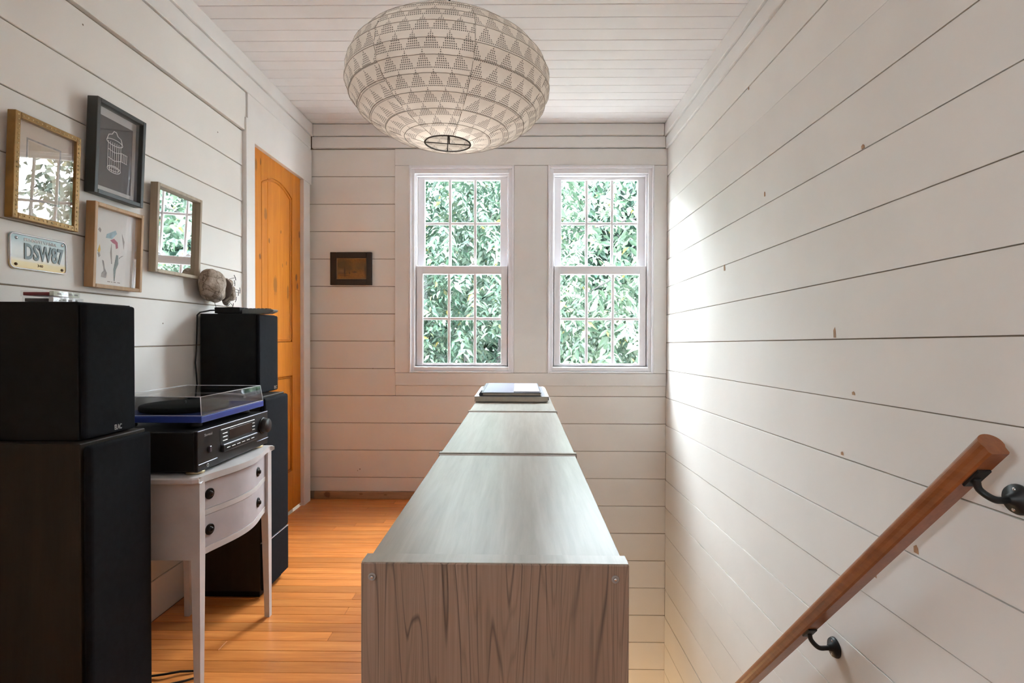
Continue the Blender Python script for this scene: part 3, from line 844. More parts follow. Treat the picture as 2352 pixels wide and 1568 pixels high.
for yb in (1.035, 1.603):
    t = (yb - p0.y) / (p1.y - p0.y); c = p0.lerp(p1, t) - up * 0.0245
    br = box('bracket', -0.013, 0.013, -0.026, 0.026, -0.004, 0.002, M['iron'], hr, 0.0015, True)
    # saddle plate lies along the rail underside
    rot = Matrix.Translation(c) @ Matrix((side, d, up)).transposed().to_4x4()
    br.data.transform(rot)
    br.matrix_parent_inverse = Matrix.Translation(hr.location).inverted()
    wz = c.z - 0.038; wy = yb - 0.030
    pts = [c + Vector((0, 0, -0.002)), c + Vector((0.004, -0.002, -0.022)), c + Vector((0.018, -0.016, -0.036)), Vector((0.928, wy, wz - 0.002)), Vector((0.950, wy, wz))]
    # smooth arm
    sm = []
    for i in range(len(pts) - 1):
        pa = pts[max(i - 1, 0)]; pb_, pc = pts[i], pts[i + 1]; pe = pts[min(i + 2, len(pts) - 1)]
        for q in range(5):
            u = q / 5
            sm.append(0.5 * ((2 * pb_) + (-pa + pc) * u + (2 * pa - 5 * pb_ + 4 * pc - pe) * u * u + (-pa + 3 * pb_ - 3 * pc + pe) * u ** 3))
    sm.append(pts[-1])
    tube('arm', sm, 0.0068, M['iron'], br, 10)
    lathe('rosette', [(0, -0.022), (0.009, -0.021), (0.012, -0.012), (0.026, -0.010), (0.029, -0.004), (0.029, 0.0)], (RX - 0.001, wy, wz), 'x', M['iron'], br, 28)
    for dz in (-0.019, 0.019):
        lathe('screw', [(0, -0.0115), (0.004, -0.011), (0.004, -0.006)], (RX - 0.001, wy, wz + dz), 'x', M['steel'], br, 10)

# ------------------------------------------------------------------ pendant lantern
LC = Vector((-0.2185, 1.65, 1.8493)); LA, LB = 0.3165, 0.1835
pl = empty('pendant_lamp', (LC.x, LC.y, CZ))
tag(pl, 'big flattened globe lantern of printed grey cloth hanging from the ceiling', 'lamp')
bm = bmesh.new(); uvl = bm.loops.layers.uv.new("cloth")
GORES, PER = 7, 12
nseg = GORES * PER
v0, v1 = -1.345, 1.40           # parametric latitude of lower and upper rims
NV = 66
NR = 13                          # hoops
sh = Matrix.Rotation(R(1.5), 3, 'Y')
prof = []
for i in range(NV + 1):
    t = i / NV; ph = v0 + (v1 - v0) * t
    sag = 0.0055 * abs(math.sin(math.pi * NR * t)) ** 1.0
    prof.append((LA * math.cos(ph) - sag * math.cos(ph), LB * math.sin(ph) - sag * 0.6 * math.sin(ph)))
arc_ = [0.0]
for a, b in zip(prof, prof[1:]): arc_.append(arc_[-1] + math.hypot(b[0] - a[0], b[1] - a[1]))
def lp(r, z, th):
    g = (th / (2 * math.pi) * GORES) % 1.0
    r2 = r * (1 - 0.010 * (abs(2 * g - 1)) ** 4) * (1 + 0.010 * math.sin(2 * th + 1.0))
    return LC + sh @ Vector((r2 * math.cos(th), r2 * math.sin(th), z + 0.004 * math.sin(th + 0.6) * (r / LA)))
T0 = -math.pi / 2 - math.pi / GORES - 0.10
vg = [[bm.verts.new(lp(r, z, T0 + 2 * math.pi * j / nseg)) for j in range(nseg)] for r, z in prof]
for i in range(NV):
    for j in range(nseg):
        j2 = (j + 1) % nseg
        f = bm.faces.new([vg[i][j], vg[i][j2], vg[i + 1][j2], vg[i + 1][j]]); f.smooth = True
        gl = j % PER; gi = j // PER
        for lo, (ii, jj) in zip(f.loops, [(i, gl), (i, gl + 1), (i + 1, gl + 1), (i + 1, gl)]):
            uu = (jj / PER - 0.5) * 2 * math.pi * prof[ii][0] / GORES
            lo[uvl].uv = (uu + 0.013 * gi, arc_[ii] + 0.019 * gi)
shade = fin('shade', bm, M['cloth'], pl)
for k in range(NR + 1):
    t = k / NR; i = round(t * NV); r, z = prof[i]
    pts = [lp(r + 0.0004, z, 2 * math.pi * j / 56) for j in range(56)]
    tube('rib', pts, 0.0009, M['rib'], shade, 5, True)
for g in range(GORES):
    th = T0 + 2 * math.pi * g / GORES
    tube('seam', [lp(r + 0.0006, z, th) for r, z in prof[::3]], 0.0008, M['rib'], shade, 5)
rb, zb = prof[0]
ringp = lambda r, z, n=40: [lp(r, z, 2 * math.pi * j / n) for j in range(n)]
tube('bottom_ring', ringp(rb, zb, 40), 0.0026, M['wire'], pl, 6, True)
tube('top_ring', ringp(prof[-1][0], prof[-1][1], 40), 0.0026, M['wire'], pl, 6, True)
for th in (0.15, 0.15 + math.pi / 2):
    tube('cross_wire', [lp(rb, zb, th), lp(rb, zb, th + math.pi)], 0.0018, M['wire'], pl, 6)
tube('stretcher', [LC + Vector((0, 0, zb)), LC + Vector((0, 0, prof[-1][1]))], 0.0022, M['wire'], pl, 6)
tube('cord', [LC + Vector((0, 0, 0.10)), Vector((LC.x, LC.y, CZ))], 0.0032, M['cord'], pl, 8)
lathe('canopy', [(0, -0.03), (0.03, -0.028), (0.052, -0.010), (0.055, 0.0)], (LC.x, LC.y, CZ), 'z', M['trimpaint'], pl, 28)
sk_ = lathe('socket', [(0.014, 0.085), (0.018, 0.09), (0.018, 0.135), (0.006, 0.145)], tuple(LC), 'z', M['trimpaint'], pl, 16)
lathe('bulb', [(0, -0.02), (0.018, -0.012), (0.029, 0.012), (0.029, 0.03), (0.016, 0.065), (0.013, 0.088)], tuple(LC), 'z', M['bulb'], pl, 20)

bl = bpy.data.lights.new("lantern_bulb", "POINT"); bl.energy = 1.0; bl.color = (1.0, 0.97, 0.93); bl.shadow_soft_size = 0.032
blo = link(bpy.data.objects.new("lantern_bulb", bl)); blo.location = LC + Vector((0, 0, -0.055))
# ------------------------------------------------------------------ loudspeakers
FACE = Matrix(((0, 0, 1), (1, 0, 0), (0, 1, 0)))   # text plane: x->Y, y->Z, normal -> +X
def facing(x, y, z): return Matrix.Translation((x, y, z)) @ FACE.to_4x4()

def bookshelf(xf, y0, y1, z0, z1, depth, label, badge_y):
    e = empty('bookshelf_speaker', (xf - depth / 2, (y0 + y1) / 2, z0))
    tag(e, label, 'speaker', 'small black loudspeakers on top of the towers')
    box('cabinet', xf - depth, xf - 0.016, y0, y1, z0, z1, M['black'], e, 0.0015)
    gr = box('grille', xf - 0.0155, xf, y0 + 0.002, y1 - 0.002, z0 + 0.003, z1 - 0.003, M['grille'], e, 0.007, False, 3)
    text('badge', 'ELAC', 0.019, M['silver'], gr, facing(xf + 0.0006, badge_y, z0 + 0.017), 0.0008, width=0.024)
    return e
bookshelf(-1.054, 1.257, 1.430, 0.8065, 1.146, 0.236, 'black bookshelf speaker nearest the viewer with cassettes on top', 1.362)
bookshelf(-1.087, 2.182, 2.357, 0.8165, 1.156, 0.250, 'far black bookshelf speaker by the door with the remote on top', 2.326)

def tower(xf, y0, y1, zt, depth, label, line):
    e = empty('tower_speaker', (xf - depth / 2, (y0 + y1) / 2, 0))
    tag(e, label, 'speaker', 'brown and black tower loudspeakers on the floor')
    box('cabinet', xf - depth, xf - 0.022, y0, y1, 0.028, zt, M['brownbox'], e, 0.002)
    box('base', xf - depth + 0.02, xf - 0.03, y0 + 0.012, y1 - 0.012, 0.0, 0.0275, M['black'], e, 0.002)
    z0 = 0.225 if line else 0.03
    box('grille', xf - 0.0215, xf, y0 + 0.003, y1 - 0.003, z0, zt - 0.006, M['grille'], e, 0.010, False, 3)
    if line:
        box('front_baffle', xf - 0.0215, xf - 0.002, y0 + 0.003, y1 - 0.003, 0.030, 0.219, M['grille'], e, 0.003)
        box('trim_line', xf - 0.0215, xf - 0.0015, y0 + 0.004, y1 - 0.004, 0.2205, 0.2235, M['chromeline'], e, 0.0004)
    return e
tower(-1.020, 1.228, 1.446, 0.8055, 0.305, 'brown sided tower speaker nearest the viewer under the cassette speaker', False)
tower(-1.020, 2.092, 2.312, 0.8155, 0.300, 'far tower speaker between the white stand and the pine door', True)

# cassettes on the near speaker
def cassette(x0, x1, y0, y1, z0, m_end, m_card, label):
    e = empty('cassette', ((x0 + x1) / 2, (y0 + y1) / 2, z0))
    tag(e, label, 'cassette', 'cassettes stacked on the near speaker')
    box('case', x0, x1, y0, y1, z0, z0 + 0.0155, M['case'], e, 0.0008)
    box('tape_shell', x0 + 0.005, x1 - 0.0155, y0 + 0.0022, y1 - 0.006, z0 + 0.0028, z0 + 0.0112, m_end, e, 0.0008)
    box('card_spine', x1 - 0.013, x1 - 0.0016, y0 + 0.0016, y1 - 0.0016, z0 + 0.0018, z0 + 0.0137, m_card, e, 0.0005)
    for i in range(4):
        yy = y0 + 0.012 + i * 0.017
        box('printed_mark', x1 - 0.0017, x1 - 0.0013, yy, yy + 0.011, z0 + 0.0055, z0 + 0.0100, M['greywash'], e, 0)
    return e
cassette(-1.248, -1.168, 1.300, 1.392, 1.1465, M['cassdark'], M['casswhite'], 'lower cassette with a dark shell and white card spine')
cassette(-1.258, -1.172, 1.306, 1.386, 1.1625, M['cassred'], M['casslabel'], 'upper cassette with a red shell and cream card spine')

# gadgets on the far speaker
e = empty('black_box', (-1.225, 2.23, 1.1565))
tag(e, 'small flat black electronics box on the far speaker behind the remote', 'device')
box('case', -1.285, -1.178, 2.196, 2.275, 1.158, 1.184, M['black'], e, 0.003, False, 2)
for xx in (-1.27, -1.19):
    for yy in (2.205, 2.265): lathe('foot', [(0, 0), (0.006, 0), (0.006, 0.0016), (0, 0.0016)], (xx, yy, 1.1563), 'z', M['button'], e, 10)
sc_ = tube('speaker_cable', [(-1.289, 2.215, 1.172), (-1.31, 2.21, 1.171), (-1.326, 2.20, 1.166), (-1.339, 2.185, 1.1615), (-1.344, 2.174, 1.150), (-1.344, 2.172, 1.10), (-1.345, 2.168, 1.00), (-1.347, 2.164, 0.95), (-1.345, 2.168, 0.90), (-1.344, 2.172, 0.84)], 0.0032, M['cord'], None, 8)
tag(sc_, 'black cable drooping from the top of the far speaker down its side', 'cable')
e = empty('remote_control', (-1.12, 2.245, 1.1565))
tag(e, 'grey remote control jutting over the edge of the far speaker', 'remote')
prism('body', [(-1.196, 1.1575), (-1.105, 1.1600), (-1.090, 1.1570), (-1.068, 1.1580), (-1.048, 1.1660), (-1.044, 1.1725), (-1.050, 1.1765), (-1.10, 1.1790), (-1.196, 1.1770)], 'y', 2.218, 2.266, M['remote'], e, 0.003)
for i in range(7):
    for j in range(3):
        box('button', -1.185 + i * 0.017, -1.174 + i * 0.017, 2.224 + j * 0.014, 2.233 + j * 0.014, 1.1775, 1.1812, M['button'], e, 0.001)

# ------------------------------------------------------------------ white stand with bowed drawers
tb = empty('drawer_stand', (-1.08, 1.75, 0))
tag(tb, 'small chipped white stand with two bowed drawers and tapered legs', 'stand')
TY0, TY1, TXB = 1.516, 1.978, -1.262
def bow(yy, base, amp):
    t = min(1, max(0, (yy - TY0) / (TY1 - TY0)))
    return base + amp * (0.5 - 0.5 * math.cos(2 * math.pi * t)) ** 0.85
def bowpts(a, b, base, amp, n=28): return [(bow(a + (b - a) * i / n, base, amp), a + (b - a) * i / n) for i in range(n + 1)]
# top with clipped ears
front = bowpts(TY0 + 0.012, TY1 - 0.012, -0.9400, 0.041)
pts = [(TXB - 0.01, TY0 - 0.006), (-0.952, TY0 - 0.006), (-0.936, TY0 + 0.002)] + front + [(-0.928, TY1 + 0.000), (-0.940, TY1 + 0.006), (TXB - 0.01, TY1 + 0.006)]
prism('top', pts, 'z', 0.627, 0.646, M['tpaint'], tb, 0.004)
LEG = 0.027
def leg(x0, y0):
    bm = bmesh.new()
    xc, yc = x0 + LEG / 2, y0 + LEG / 2
    rings = []
    for hw, z in [(LEG / 2, 0.6265), (LEG / 2, 0.41), (0.0092, 0.0)]:
        # taper on the two inner faces only
        ix = hw * 2; sx = x0 if x0 < -1.1 else x0 + LEG - ix; sy = y0 if y0 < 1.7 else y0 + LEG - ix
        rings.append([bm.verts.new(c) for c in [(sx, sy, z), (sx + ix, sy, z), (sx + ix, sy + ix, z), (sx, sy + ix, z)]])
    for A, B in zip(rings, rings[1:]):
        for i in range(4): bm.faces.new([A[i], A[(i + 1) % 4], B[(i + 1) % 4], B[i]])
    bm.faces.new(rings[0]); bm.faces.new(rings[-1])
    return fin('leg', bm, M['tpaint'], tb)
leg(-0.9375 - LEG, TY0 + 0.008); leg(-0.9375 - LEG, TY1 - 0.033); leg(TXB, TY0 + 0.008); leg(TXB, TY1 - 0.033)
ya, yb_ = TY0 + 0.036, TY1 - 0.034
box('side_panel', TXB + LEG, -0.9655, TY0 + 0.012, TY0 + 0.026, 0.398, 0.6265, M['tpaint'], tb, 0.001)
box('side_panel', TXB + LEG, -0.9655, TY1 - 0.026, TY1 - 0.012, 0.398, 0.6265, M['tpaint'], tb, 0.001)
box('back_panel', TXB + 0.006, TXB + 0.018, ya, yb_, 0.40, 0.6265, M['tpaint'], tb, 0.001)
for z0, z1 in ((0.404, 0.4235), (0.5205, 0.5370), (0.6225, 0.6268)):
    f = bowpts(ya, yb_, -0.9500, 0.041)
    prism('rail', [(-0.99, ya)] + f + [(-0.99, yb_)], 'z', z0, z1, M['tpaint'], tb, 0.001)
for z0, z1, zk in ((0.4250, 0.5190, 0.473), (0.5385, 0.6210, 0.582)):
    f = bowpts(ya + 0.002, yb_ - 0.002, -0.9515, 0.041)
    dr = prism('drawer', [(-1.20, ya + 0.002)] + f + [(-1.20, yb_ - 0.002)], 'z', z0, z1, M['dpaint'], tb, 0.0012)
    for yk in (1.580, 1.836):
        xk = bow(yk, -0.9515, 0.041)
        # knob normal follows the bowed face
        dx = (bow(yk + 0.004, -0.9515, 0.041) - bow(yk - 0.004, -0.9515, 0.041)) / 0.008
        ang = -math.atan(dx)
        bm = bmesh.new()
        alathe(bm, [(0, -0.0005), (0.0168, -0.0005), (0.0170, 0.003), (0.0150, 0.0045), (0.0125, 0.003), (0.0095, 0.003), (0.0070, 0.005), (0.0078, 0.009), (0.005, 0.0115), (0, 0.012)], (0, 0, 0), 'x', 24)
        bm.transform(Matrix.Translation((xk, yk, zk)) @ Matrix.Rotation(ang, 4, 'Z'))
        fin('knob', bm, M['bronze'], dr, False, True)

# ------------------------------------------------------------------ receiver
rc = empty('stereo_receiver', (-1.10, 1.757, 0.646))
tag(rc, 'black stereo receiver with a round volume knob on the white stand', 'receiver')
RXF, RY, RYE, RZ, RZT = -0.953, 1.540, 1.976, 0.656, 0.778
box('case', -1.25, RXF - 0.013, RY + 0.004, RYE - 0.004, RZ, RZT - 0.002, M['recvbody'], rc, 0.003)
fp = box('faceplate', RXF - 0.0125, RXF, RY, RYE, RZ, RZT, M['receiver'], rc, 0.002)
box('top_edge', RXF - 0.004, RXF + 0.0006, RY + 0.001, RYE - 0.001, RZT - 0.0036, RZT + 0.0003, M['recvedge'], fp, 0.0008)
box('lower_ridge', RXF, RXF + 0.003, RY + 0.001, RY + 0.10, 0.676, 0.679, M['recvedge'], fp, 0.0008)
box('lower_ridge', RXF, RXF + 0.003, RYE - 0.085, RYE - 0.001, 0.676, 0.679, M['recvedge'], fp, 0.0008)
dp = box('display', RXF, RXF + 0.0016, RY + 0.170, RY + 0.315, 0.722, 0.756, M['display'], fp, 0.0006)
box('display_surround', RXF, RXF + 0.0009, RY + 0.118, RY + 0.335, 0.716, 0.760, M['recvbody'], fp, 0.0004)
box('bright_line', RXF, RXF + 0.0022, RY + 0.122, RY + 0.333, 0.7605, 0.7622, M['silver'], fp, 0.0003)
box('button_shelf', RXF, RXF + 0.010, RY + 0.122, RY + 0.338, 0.690, 0.712, M['receiver'], fp, 0.002)
box('shelf_edge', RXF + 0.0005, RXF + 0.0105, RY + 0.122, RY + 0.338, 0.7105, 0.7145, M['recvedge'], fp, 0.001)
for i in range(6):
    a = RY + 0.138 + i * 0.031
    box('button', RXF + 0.0102, RXF + 0.0118, a, a + 0.019, 0.7005, 0.7022, M['silver'], fp, 0.0002)
for j in range(3):
    box('button', RXF + 0.0008, RXF + 0.003, RY + 0.130, RY + 0.156, 0.7240 + j * 0.0115, 0.7262 + j * 0.0115, M['silver'], fp, 0.0003)
    box('button', RXF + 0.0008, RXF + 0.003, RY + 0.318, RY + 0.333, 0.7260 + j * 0.0115, 0.7282 + j * 0.0115, M['silver'], fp, 0.0003)
box('power_button', RXF, RXF + 0.007, RY + 0.052, RY + 0.062, 0.706, 0.724, M['recvedge'], fp, 0.0012)
lathe('headphone_jack', [(0.0040, 0), (0.0052, 0.0), (0.0052, 0.0016), (0.0036, 0.0016)], (RXF, RY + 0.050, 0.667), 'x', M['silver'], fp, 18, False, False)
kn = lathe('volume_knob', [(0.0265, 0), (0.0270, 0.004), (0.0255, 0.020), (0.0240, 0.022), (0, 0.022)], (RXF, RYE - 0.038, 0.729), 'x', M['recvbody'], fp, 36)
lathe('collar', [(0.030, 0), (0.030, 0.003), (0.026, 0.003)], (RXF, RYE - 0.038, 0.729), 'x', M['receiver'], fp, 36)
text('brand_lettering', 'Sherwood', 0.011, M['silver'], fp, facing(RXF + 0.0006, RY + 0.054, 0.7605), 0.0005, width=0.040)
for yy in (RY + 0.036, RYE - 0.036):
    for xx in (-0.982, -1.215):
        lathe('foot', [(0, 0), (0.024, 0), (0.026, 0.002), (0.026, 0.0078), (0.022, 0.0098), (0, 0.0098)], (xx, yy, 0.6462), 'z', M['gold'] if xx > -1 else M['recvbody'], rc, 24)

# ------------------------------------------------------------------ turntable
tt = empty('turntable', (-1.10, 1.775, 0.779))
tag(tt, 'cobalt blue turntable under a clear dust cover on the receiver', 'turntable')
TX0, TX1, TA, TB = -1.262, -0.965, 1.580, 1.970
plo = box('plinth', TX0, TX1, TA, TB, 0.797, 0.8175, M['blue'], tt, 0.0025, False, 2)
for xx in (TX0 + 0.04, TX1 - 0.05):
    for yy in (TA + 0.05, TB - 0.05):
        lathe('foot', [(0, 0), (0.018, 0), (0.020, 0.004), (0.016, 0.0185), (0, 0.0185)], (xx, yy, 0.7783), 'z', M['recvbody'], tt, 18)
pt = lathe('platter', [(0, 0), (0.128, 0), (0.130, 0.003), (0.130, 0.014), (0.127, 0.017), (0, 0.017)], (-1.118, 1.742, 0.8195), 'z', M['platter'], tt, 48)
lathe('spindle', [(0.003, 0.016), (0.003, 0.026), (0, 0.028)], (-1.118, 1.742, 0.8195), 'z', M['silver'], pt, 10)
ta = tube('tonearm', [(-1.215, 1.925, 0.850), (-1.10, 1.925, 0.850), (-1.02, 1.905, 0.848), (-0.995, 1.885, 0.846)], 0.0035, M['silver'], tt, 8)
lathe('tonearm_pivot', [(0.0, 0), (0.020, 0), (0.020, 0.022), (0.012, 0.030), (0, 0.036)], (-1.205, 1.925, 0.818), 'z', M['recvbody'], ta, 20)
box('head_shell', -1.012, -0.990, 1.872, 1.890, 0.838, 0.847, M['recvbody'], ta, 0.001)
# dust cover: five sheets with tapered sides
zb0, zt0, tk = 0.8185, 0.8760, 0.003
ins = 0.007
lo = [(TX0 + 0.002, TA + 0.002), (TX1 - 0.002, TA + 0.002), (TX1 - 0.002, TB - 0.002), (TX0 + 0.002, TB - 0.002)]
hi = [(TX0 + 0.002 + ins, TA + 0.002 + ins), (TX1 - 0.002 - ins, TA + 0.002 + ins), (TX1 - 0.002 - ins, TB - 0.002 - ins), (TX0 + 0.002 + ins, TB - 0.002 - ins)]
bm = bmesh.new()
def shell(l, hh, zl, zh): return [bm.verts.new((x, y_, zl)) for x, y_ in l], [bm.verts.new((x, y_, zh)) for x, y_ in hh]
def inner(q, dd): return [(q[0][0] + dd, q[0][1] + dd), (q[1][0] - dd, q[1][1] + dd), (q[2][0] - dd, q[2][1] - dd), (q[3][0] + dd, q[3][1] - dd)]
oL, oH = shell(lo, hi, zb0, zt0); iL, iH = shell(inner(lo, tk), inner(hi, tk), zb0, zt0 - tk)
for i in range(4):
    j = (i + 1) % 4
    bm.faces.new([oL[i], oL[j], oH[j], oH[i]]); bm.faces.new([iL[j], iL[i], iH[i], iH[j]]); bm.faces.new([oL[j], oL[i], iL[i], iL[j]])
bm.faces.new(oH); bm.faces.new(iH[::-1])
dc = fin('dust_cover', bm, M['cover'], tt)
for i in range(4):
    j = (i + 1) % 4
    tube('cover_edge', [(hi[i][0], hi[i][1], zt0), (hi[j][0], hi[j][1], zt0)], 0.0012, M['edgegl'], dc, 5)
    tube('cover_edge', [(lo[i][0], lo[i][1], zb0 + 0.001), (lo[j][0], lo[j][1], zb0 + 0.001)], 0.0010, M['edgegl'], dc, 5)
    tube('cover_edge', [(lo[i][0], lo[i][1], zb0), (hi[i][0], hi[i][1], zt0)], 0.0012, M['edgegl'], dc, 5)

# ------------------------------------------------------------------ things on the left wall
# frames are built upright in local space: local x = into room (+X world), y = along wall, z = up
def frame(name, yc, zb_, w, hgt, bar, depth, mats, label, cat, lean=2.3, matw=None, group='framed pictures on the left wall', lip=0.0):
    off = 0.004
    e = empty(name, (LX + off, yc, zb_), (0, R(lean), 0))
    tag(e, label, cat, group)
    a, b = -w / 2, w / 2
    mo = mats['frame']
    bm_parts = [('frame_bar', a, a + bar, 0, hgt), ('frame_bar', b - bar, b, 0, hgt), ('frame_bar', a + bar, b - bar, 0, bar), ('frame_bar', a + bar, b - bar, hgt - bar, hgt)]
    for nm, y0, y1, z0, z1 in bm_parts:
        box(nm, 0, depth, y0 + (0.0002 if y0 > a else 0), y1 - (0.0002 if y1 < b else 0), z0, z1, mo, e, 0.0012, True)
    box('backing', 0.001, 0.004, a + 0.003, b - 0.003, 0.003, hgt - 0.003, M['oldpaper'], e, 0, True)
    return e, a, b
# gilt frame
e, a, b = frame('gilt_picture', 1.4645, 1.376, 0.207, 0.282, 0.016, 0.023, dict(frame=M['goldframe']), 'gilt beaded frame with a small figure print in a wide cream mat', 'picture')
sheet = box('mat_board', 0.0045, 0.0085, a + 0.014, b - 0.014, 0.014, 0.268, M['mat'], e, 0, True)
bm = bmesh.new()
for y0, y1, z0, z1 in [(-0.056, -0.052, 0.062, 0.226), (0.047, 0.051, 0.062, 0.226), (-0.052, 0.047, 0.222, 0.226), (-0.052, 0.047, 0.062, 0.066)]:
    abox(bm, 0.0086, 0.0091, y0, y1, z0, z1)
fin('printed_border', bm, M['greywash'], sheet, True)
box('print', 0.0086, 0.0090, -0.048, 0.043, 0.070, 0.218, M['oldpaper'], e, 0, True)
bm = bmesh.new()
aprism(bm, [(-0.030, 0.095), (0.026, 0.095), (0.024, 0.128), (0.014, 0.142), (0.004, 0.150), (-0.008, 0.150), (-0.018, 0.143), (-0.028, 0.130)], 'x', 0.0091, 0.0093)
aprism(bm, [(-0.011, 0.151), (0.003, 0.151), (0.007, 0.162), (0.003, 0.170), (-0.011, 0.170), (-0.014, 0.161)], 'x', 0.0091, 0.0093)
aprism(bm, [(-0.019, 0.1705), (0.012, 0.1705), (0.007, 0.179), (-0.002, 0.182), (-0.013, 0.179)], 'x', 0.0091, 0.0094)
fin('figure_drawing', bm, M['ink'], sheet, True)
box('glass', 0.0165, 0.0180, a + 0.015, b - 0.015, 0.015, 0.267, M['picglass'], e, 0, True)
bm = bmesh.new()
def bead(y_, z_, r=0.0024):
    alathe(bm, [(0, 0.0), (r, 0.0005), (r * 0.7, r * 0.8), (0, r)], (0.0228, y_, z_), 'x', 6)
for i in range(15):
    bead(a + 0.008 + (0.207 - 0.016) * i / 14, 0.009); bead(a + 0.008 + (0.207 - 0.016) * i / 14, 0.273)
for i in range(1, 21):
    bead(a + 0.009, 0.009 + 0.264 * i / 21); bead(b - 0.009, 0.009 + 0.264 * i / 21)
tag(fin('beading', bm, M['giltbead'], e, True, True), 'row of bright gilt beads', kind='stuff')

# black frame with a bird cage drawing
e, a, b = frame('birdcage_picture', 1.7205, 1.512, 0.212, 0.298, 0.014, 0.034, dict(frame=M['blackframe']), 'deep charcoal frame with a white birdcage drawing on slate paper', 'picture', 2.6)
mt = box('mat_board', 0.0045, 0.0085, a + 0.012, b - 0.012, 0.012, 0.286, M['greymat'], e, 0, True)
box('slate_sheet', 0.0086, 0.0092, a + 0.030, b - 0.030, 0.034, 0.258, M['slate'], e, 0, True)
bm = bmesh.new()
def pl2(pts, r=0.0011): atube(bm, [(0.0098, p_[0], p_[1]) for p_ in pts], r, 5)
cy_, z0_ = -0.002, 0.100
for xo in [-0.027, -0.018, -0.009, 0.0, 0.009, 0.018, 0.027]:
    pl2([(cy_ + xo, z0_ - 0.008 * math.sqrt(max(0, 1 - (xo / 0.028) ** 2))), (cy_ + xo, z0_ + 0.088)], 0.0009)
def ell(zc, rx, ry, r=0.0013, half=False):
    n = 22
    pl2([(cy_ + rx * math.cos(2 * math.pi * i / n), zc + ry * math.sin(2 * math.pi * i / n)) for i in range(n + 1)], r)
ell(z0_, 0.028, 0.011); ell(z0_ + 0.001, 0.021, 0.006, 0.0010); ell(z0_ + 0.088, 0.034, 0.010)
for zz in (0.035, 0.062): pl2([(cy_ - 0.027, z0_ + zz), (cy_, z0_ + zz - 0.006), (cy_ + 0.027, z0_ + zz)], 0.0011)
pl2([(cy_ - 0.034, z0_ + 0.088), (cy_ - 0.026, z0_ + 0.108), (cy_ - 0.012, z0_ + 0.113), (cy_ - 0.005, z0_ + 0.124), (cy_ + 0.005, z0_ + 0.124), (cy_ + 0.012, z0_ + 0.113), (cy_ + 0.026, z0_ + 0.108), (cy_ + 0.034, z0_ + 0.088)], 0.0013)
for dd in (0.030, 0.038, 0.046, 0.054): pl2([(cy_ + dd, z0_ + 0.036), (cy_ + dd, z0_ + 0.062)], 0.0009)
pl2([(cy_ + 0.028, z0_ + 0.036), (cy_ + 0.056, z0_ + 0.034)], 0.001); pl2([(cy_ + 0.028, z0_ + 0.064), (cy_ + 0.056, z0_ + 0.062)], 0.001)
fin('birdcage_drawing', bm, M['chalk'], mt, True)
box('glass', 0.0245, 0.0260, a + 0.0145, b - 0.0145, 0.0145, 0.2835, M['picglass'], e, 0, True)

# oak frame with watercolour anatomy studies
e, a, b = frame('watercolour_picture', 1.7170, 1.216, 0.212, 0.268, 0.012, 0.030, dict(frame=M['oakframe']), 'honey oak frame with loose watercolour limb studies on white paper', 'picture', 2.3)
pp = box('sheet', 0.0045, 0.0080, a + 0.010, b - 0.010, 0.010, 0.258, M['paper'], e, 0, True)
def patch(mat_, pts, nm='wash'):
    prism(nm, pts, 'x', 0.0081, 0.0085, mat_, pp, 0, True)
patch(M['wblue'], [(-0.034, 0.165), (-0.008, 0.166), (0.012, 0.186), (0.006, 0.196), (-0.014, 0.186), (-0.030, 0.178)])
patch(M['wpink'], [(-0.016, 0.160), (0.000, 0.168), (0.016, 0.158), (0.018, 0.140), (0.010, 0.136), (0.007, 0.150), (-0.006, 0.154)])
patch(M['wyellow'], [(-0.066, 0.118), (-0.058, 0.140), (-0.054, 0.124), (-0.058, 0.112)])
patch(M['greywash'], [(-0.066, 0.112), (-0.058, 0.116), (-0.054, 0.104), (-0.060, 0.098)])
patch(M['wteal'], [(0.002, 0.068), (0.012, 0.116), (0.020, 0.116), (0.022, 0.088), (0.012, 0.066), (0.008, 0.028), (0.005, 0.030)])
patch(M['greywash'], [(-0.046, 0.092), (-0.040, 0.090), (-0.034, 0.066), (-0.026, 0.052), (-0.030, 0.036), (-0.048, 0.038), (-0.046, 0.050), (-0.038, 0.058)])
patch(M['greywash'], [(-0.010, 0.150), (-0.014, 0.120), (-0.008, 0.084), (-0.005, 0.084), (-0.008, 0.122)])
patch(M['greywash'], [(0.034, 0.190), (0.046, 0.165), (0.044, 0.140), (0.038, 0.165)])
patch(M['greywash'], [(0.024, 0.108), (0.036, 0.116), (0.044, 0.118), (0.030, 0.110), (0.025, 0.104)])
patch(M['greywash'], [(-0.066, 0.186), (-0.060, 0.194), (-0.054, 0.188), (-0.056, 0.178)])
patch(M['ink'], [(-0.0795, 0.030), (-0.0785, 0.030), (-0.0785, 0.090), (-0.0795, 0.090)], 'margin_line')
patch(M['ink'], [(-0.0795, 0.200), (-0.0785, 0.200), (-0.0785, 0.214), (-0.0795, 0.214)], 'margin_line')
for i, (yy, ww) in enumerate([(-0.022, 0.012), (-0.006, 0.005), (0.004, 0.010), (0.020, 0.012)]):
    patch(M['ink'], [(yy, 0.0235), (yy + ww, 0.0235), (yy + ww, 0.0255), (yy, 0.0255)], 'caption_mark')
box('glass', 0.0205, 0.0220, a + 0.0125, b - 0.0125, 0.0125, 0.2555, M['picglass'], e, 0, True)

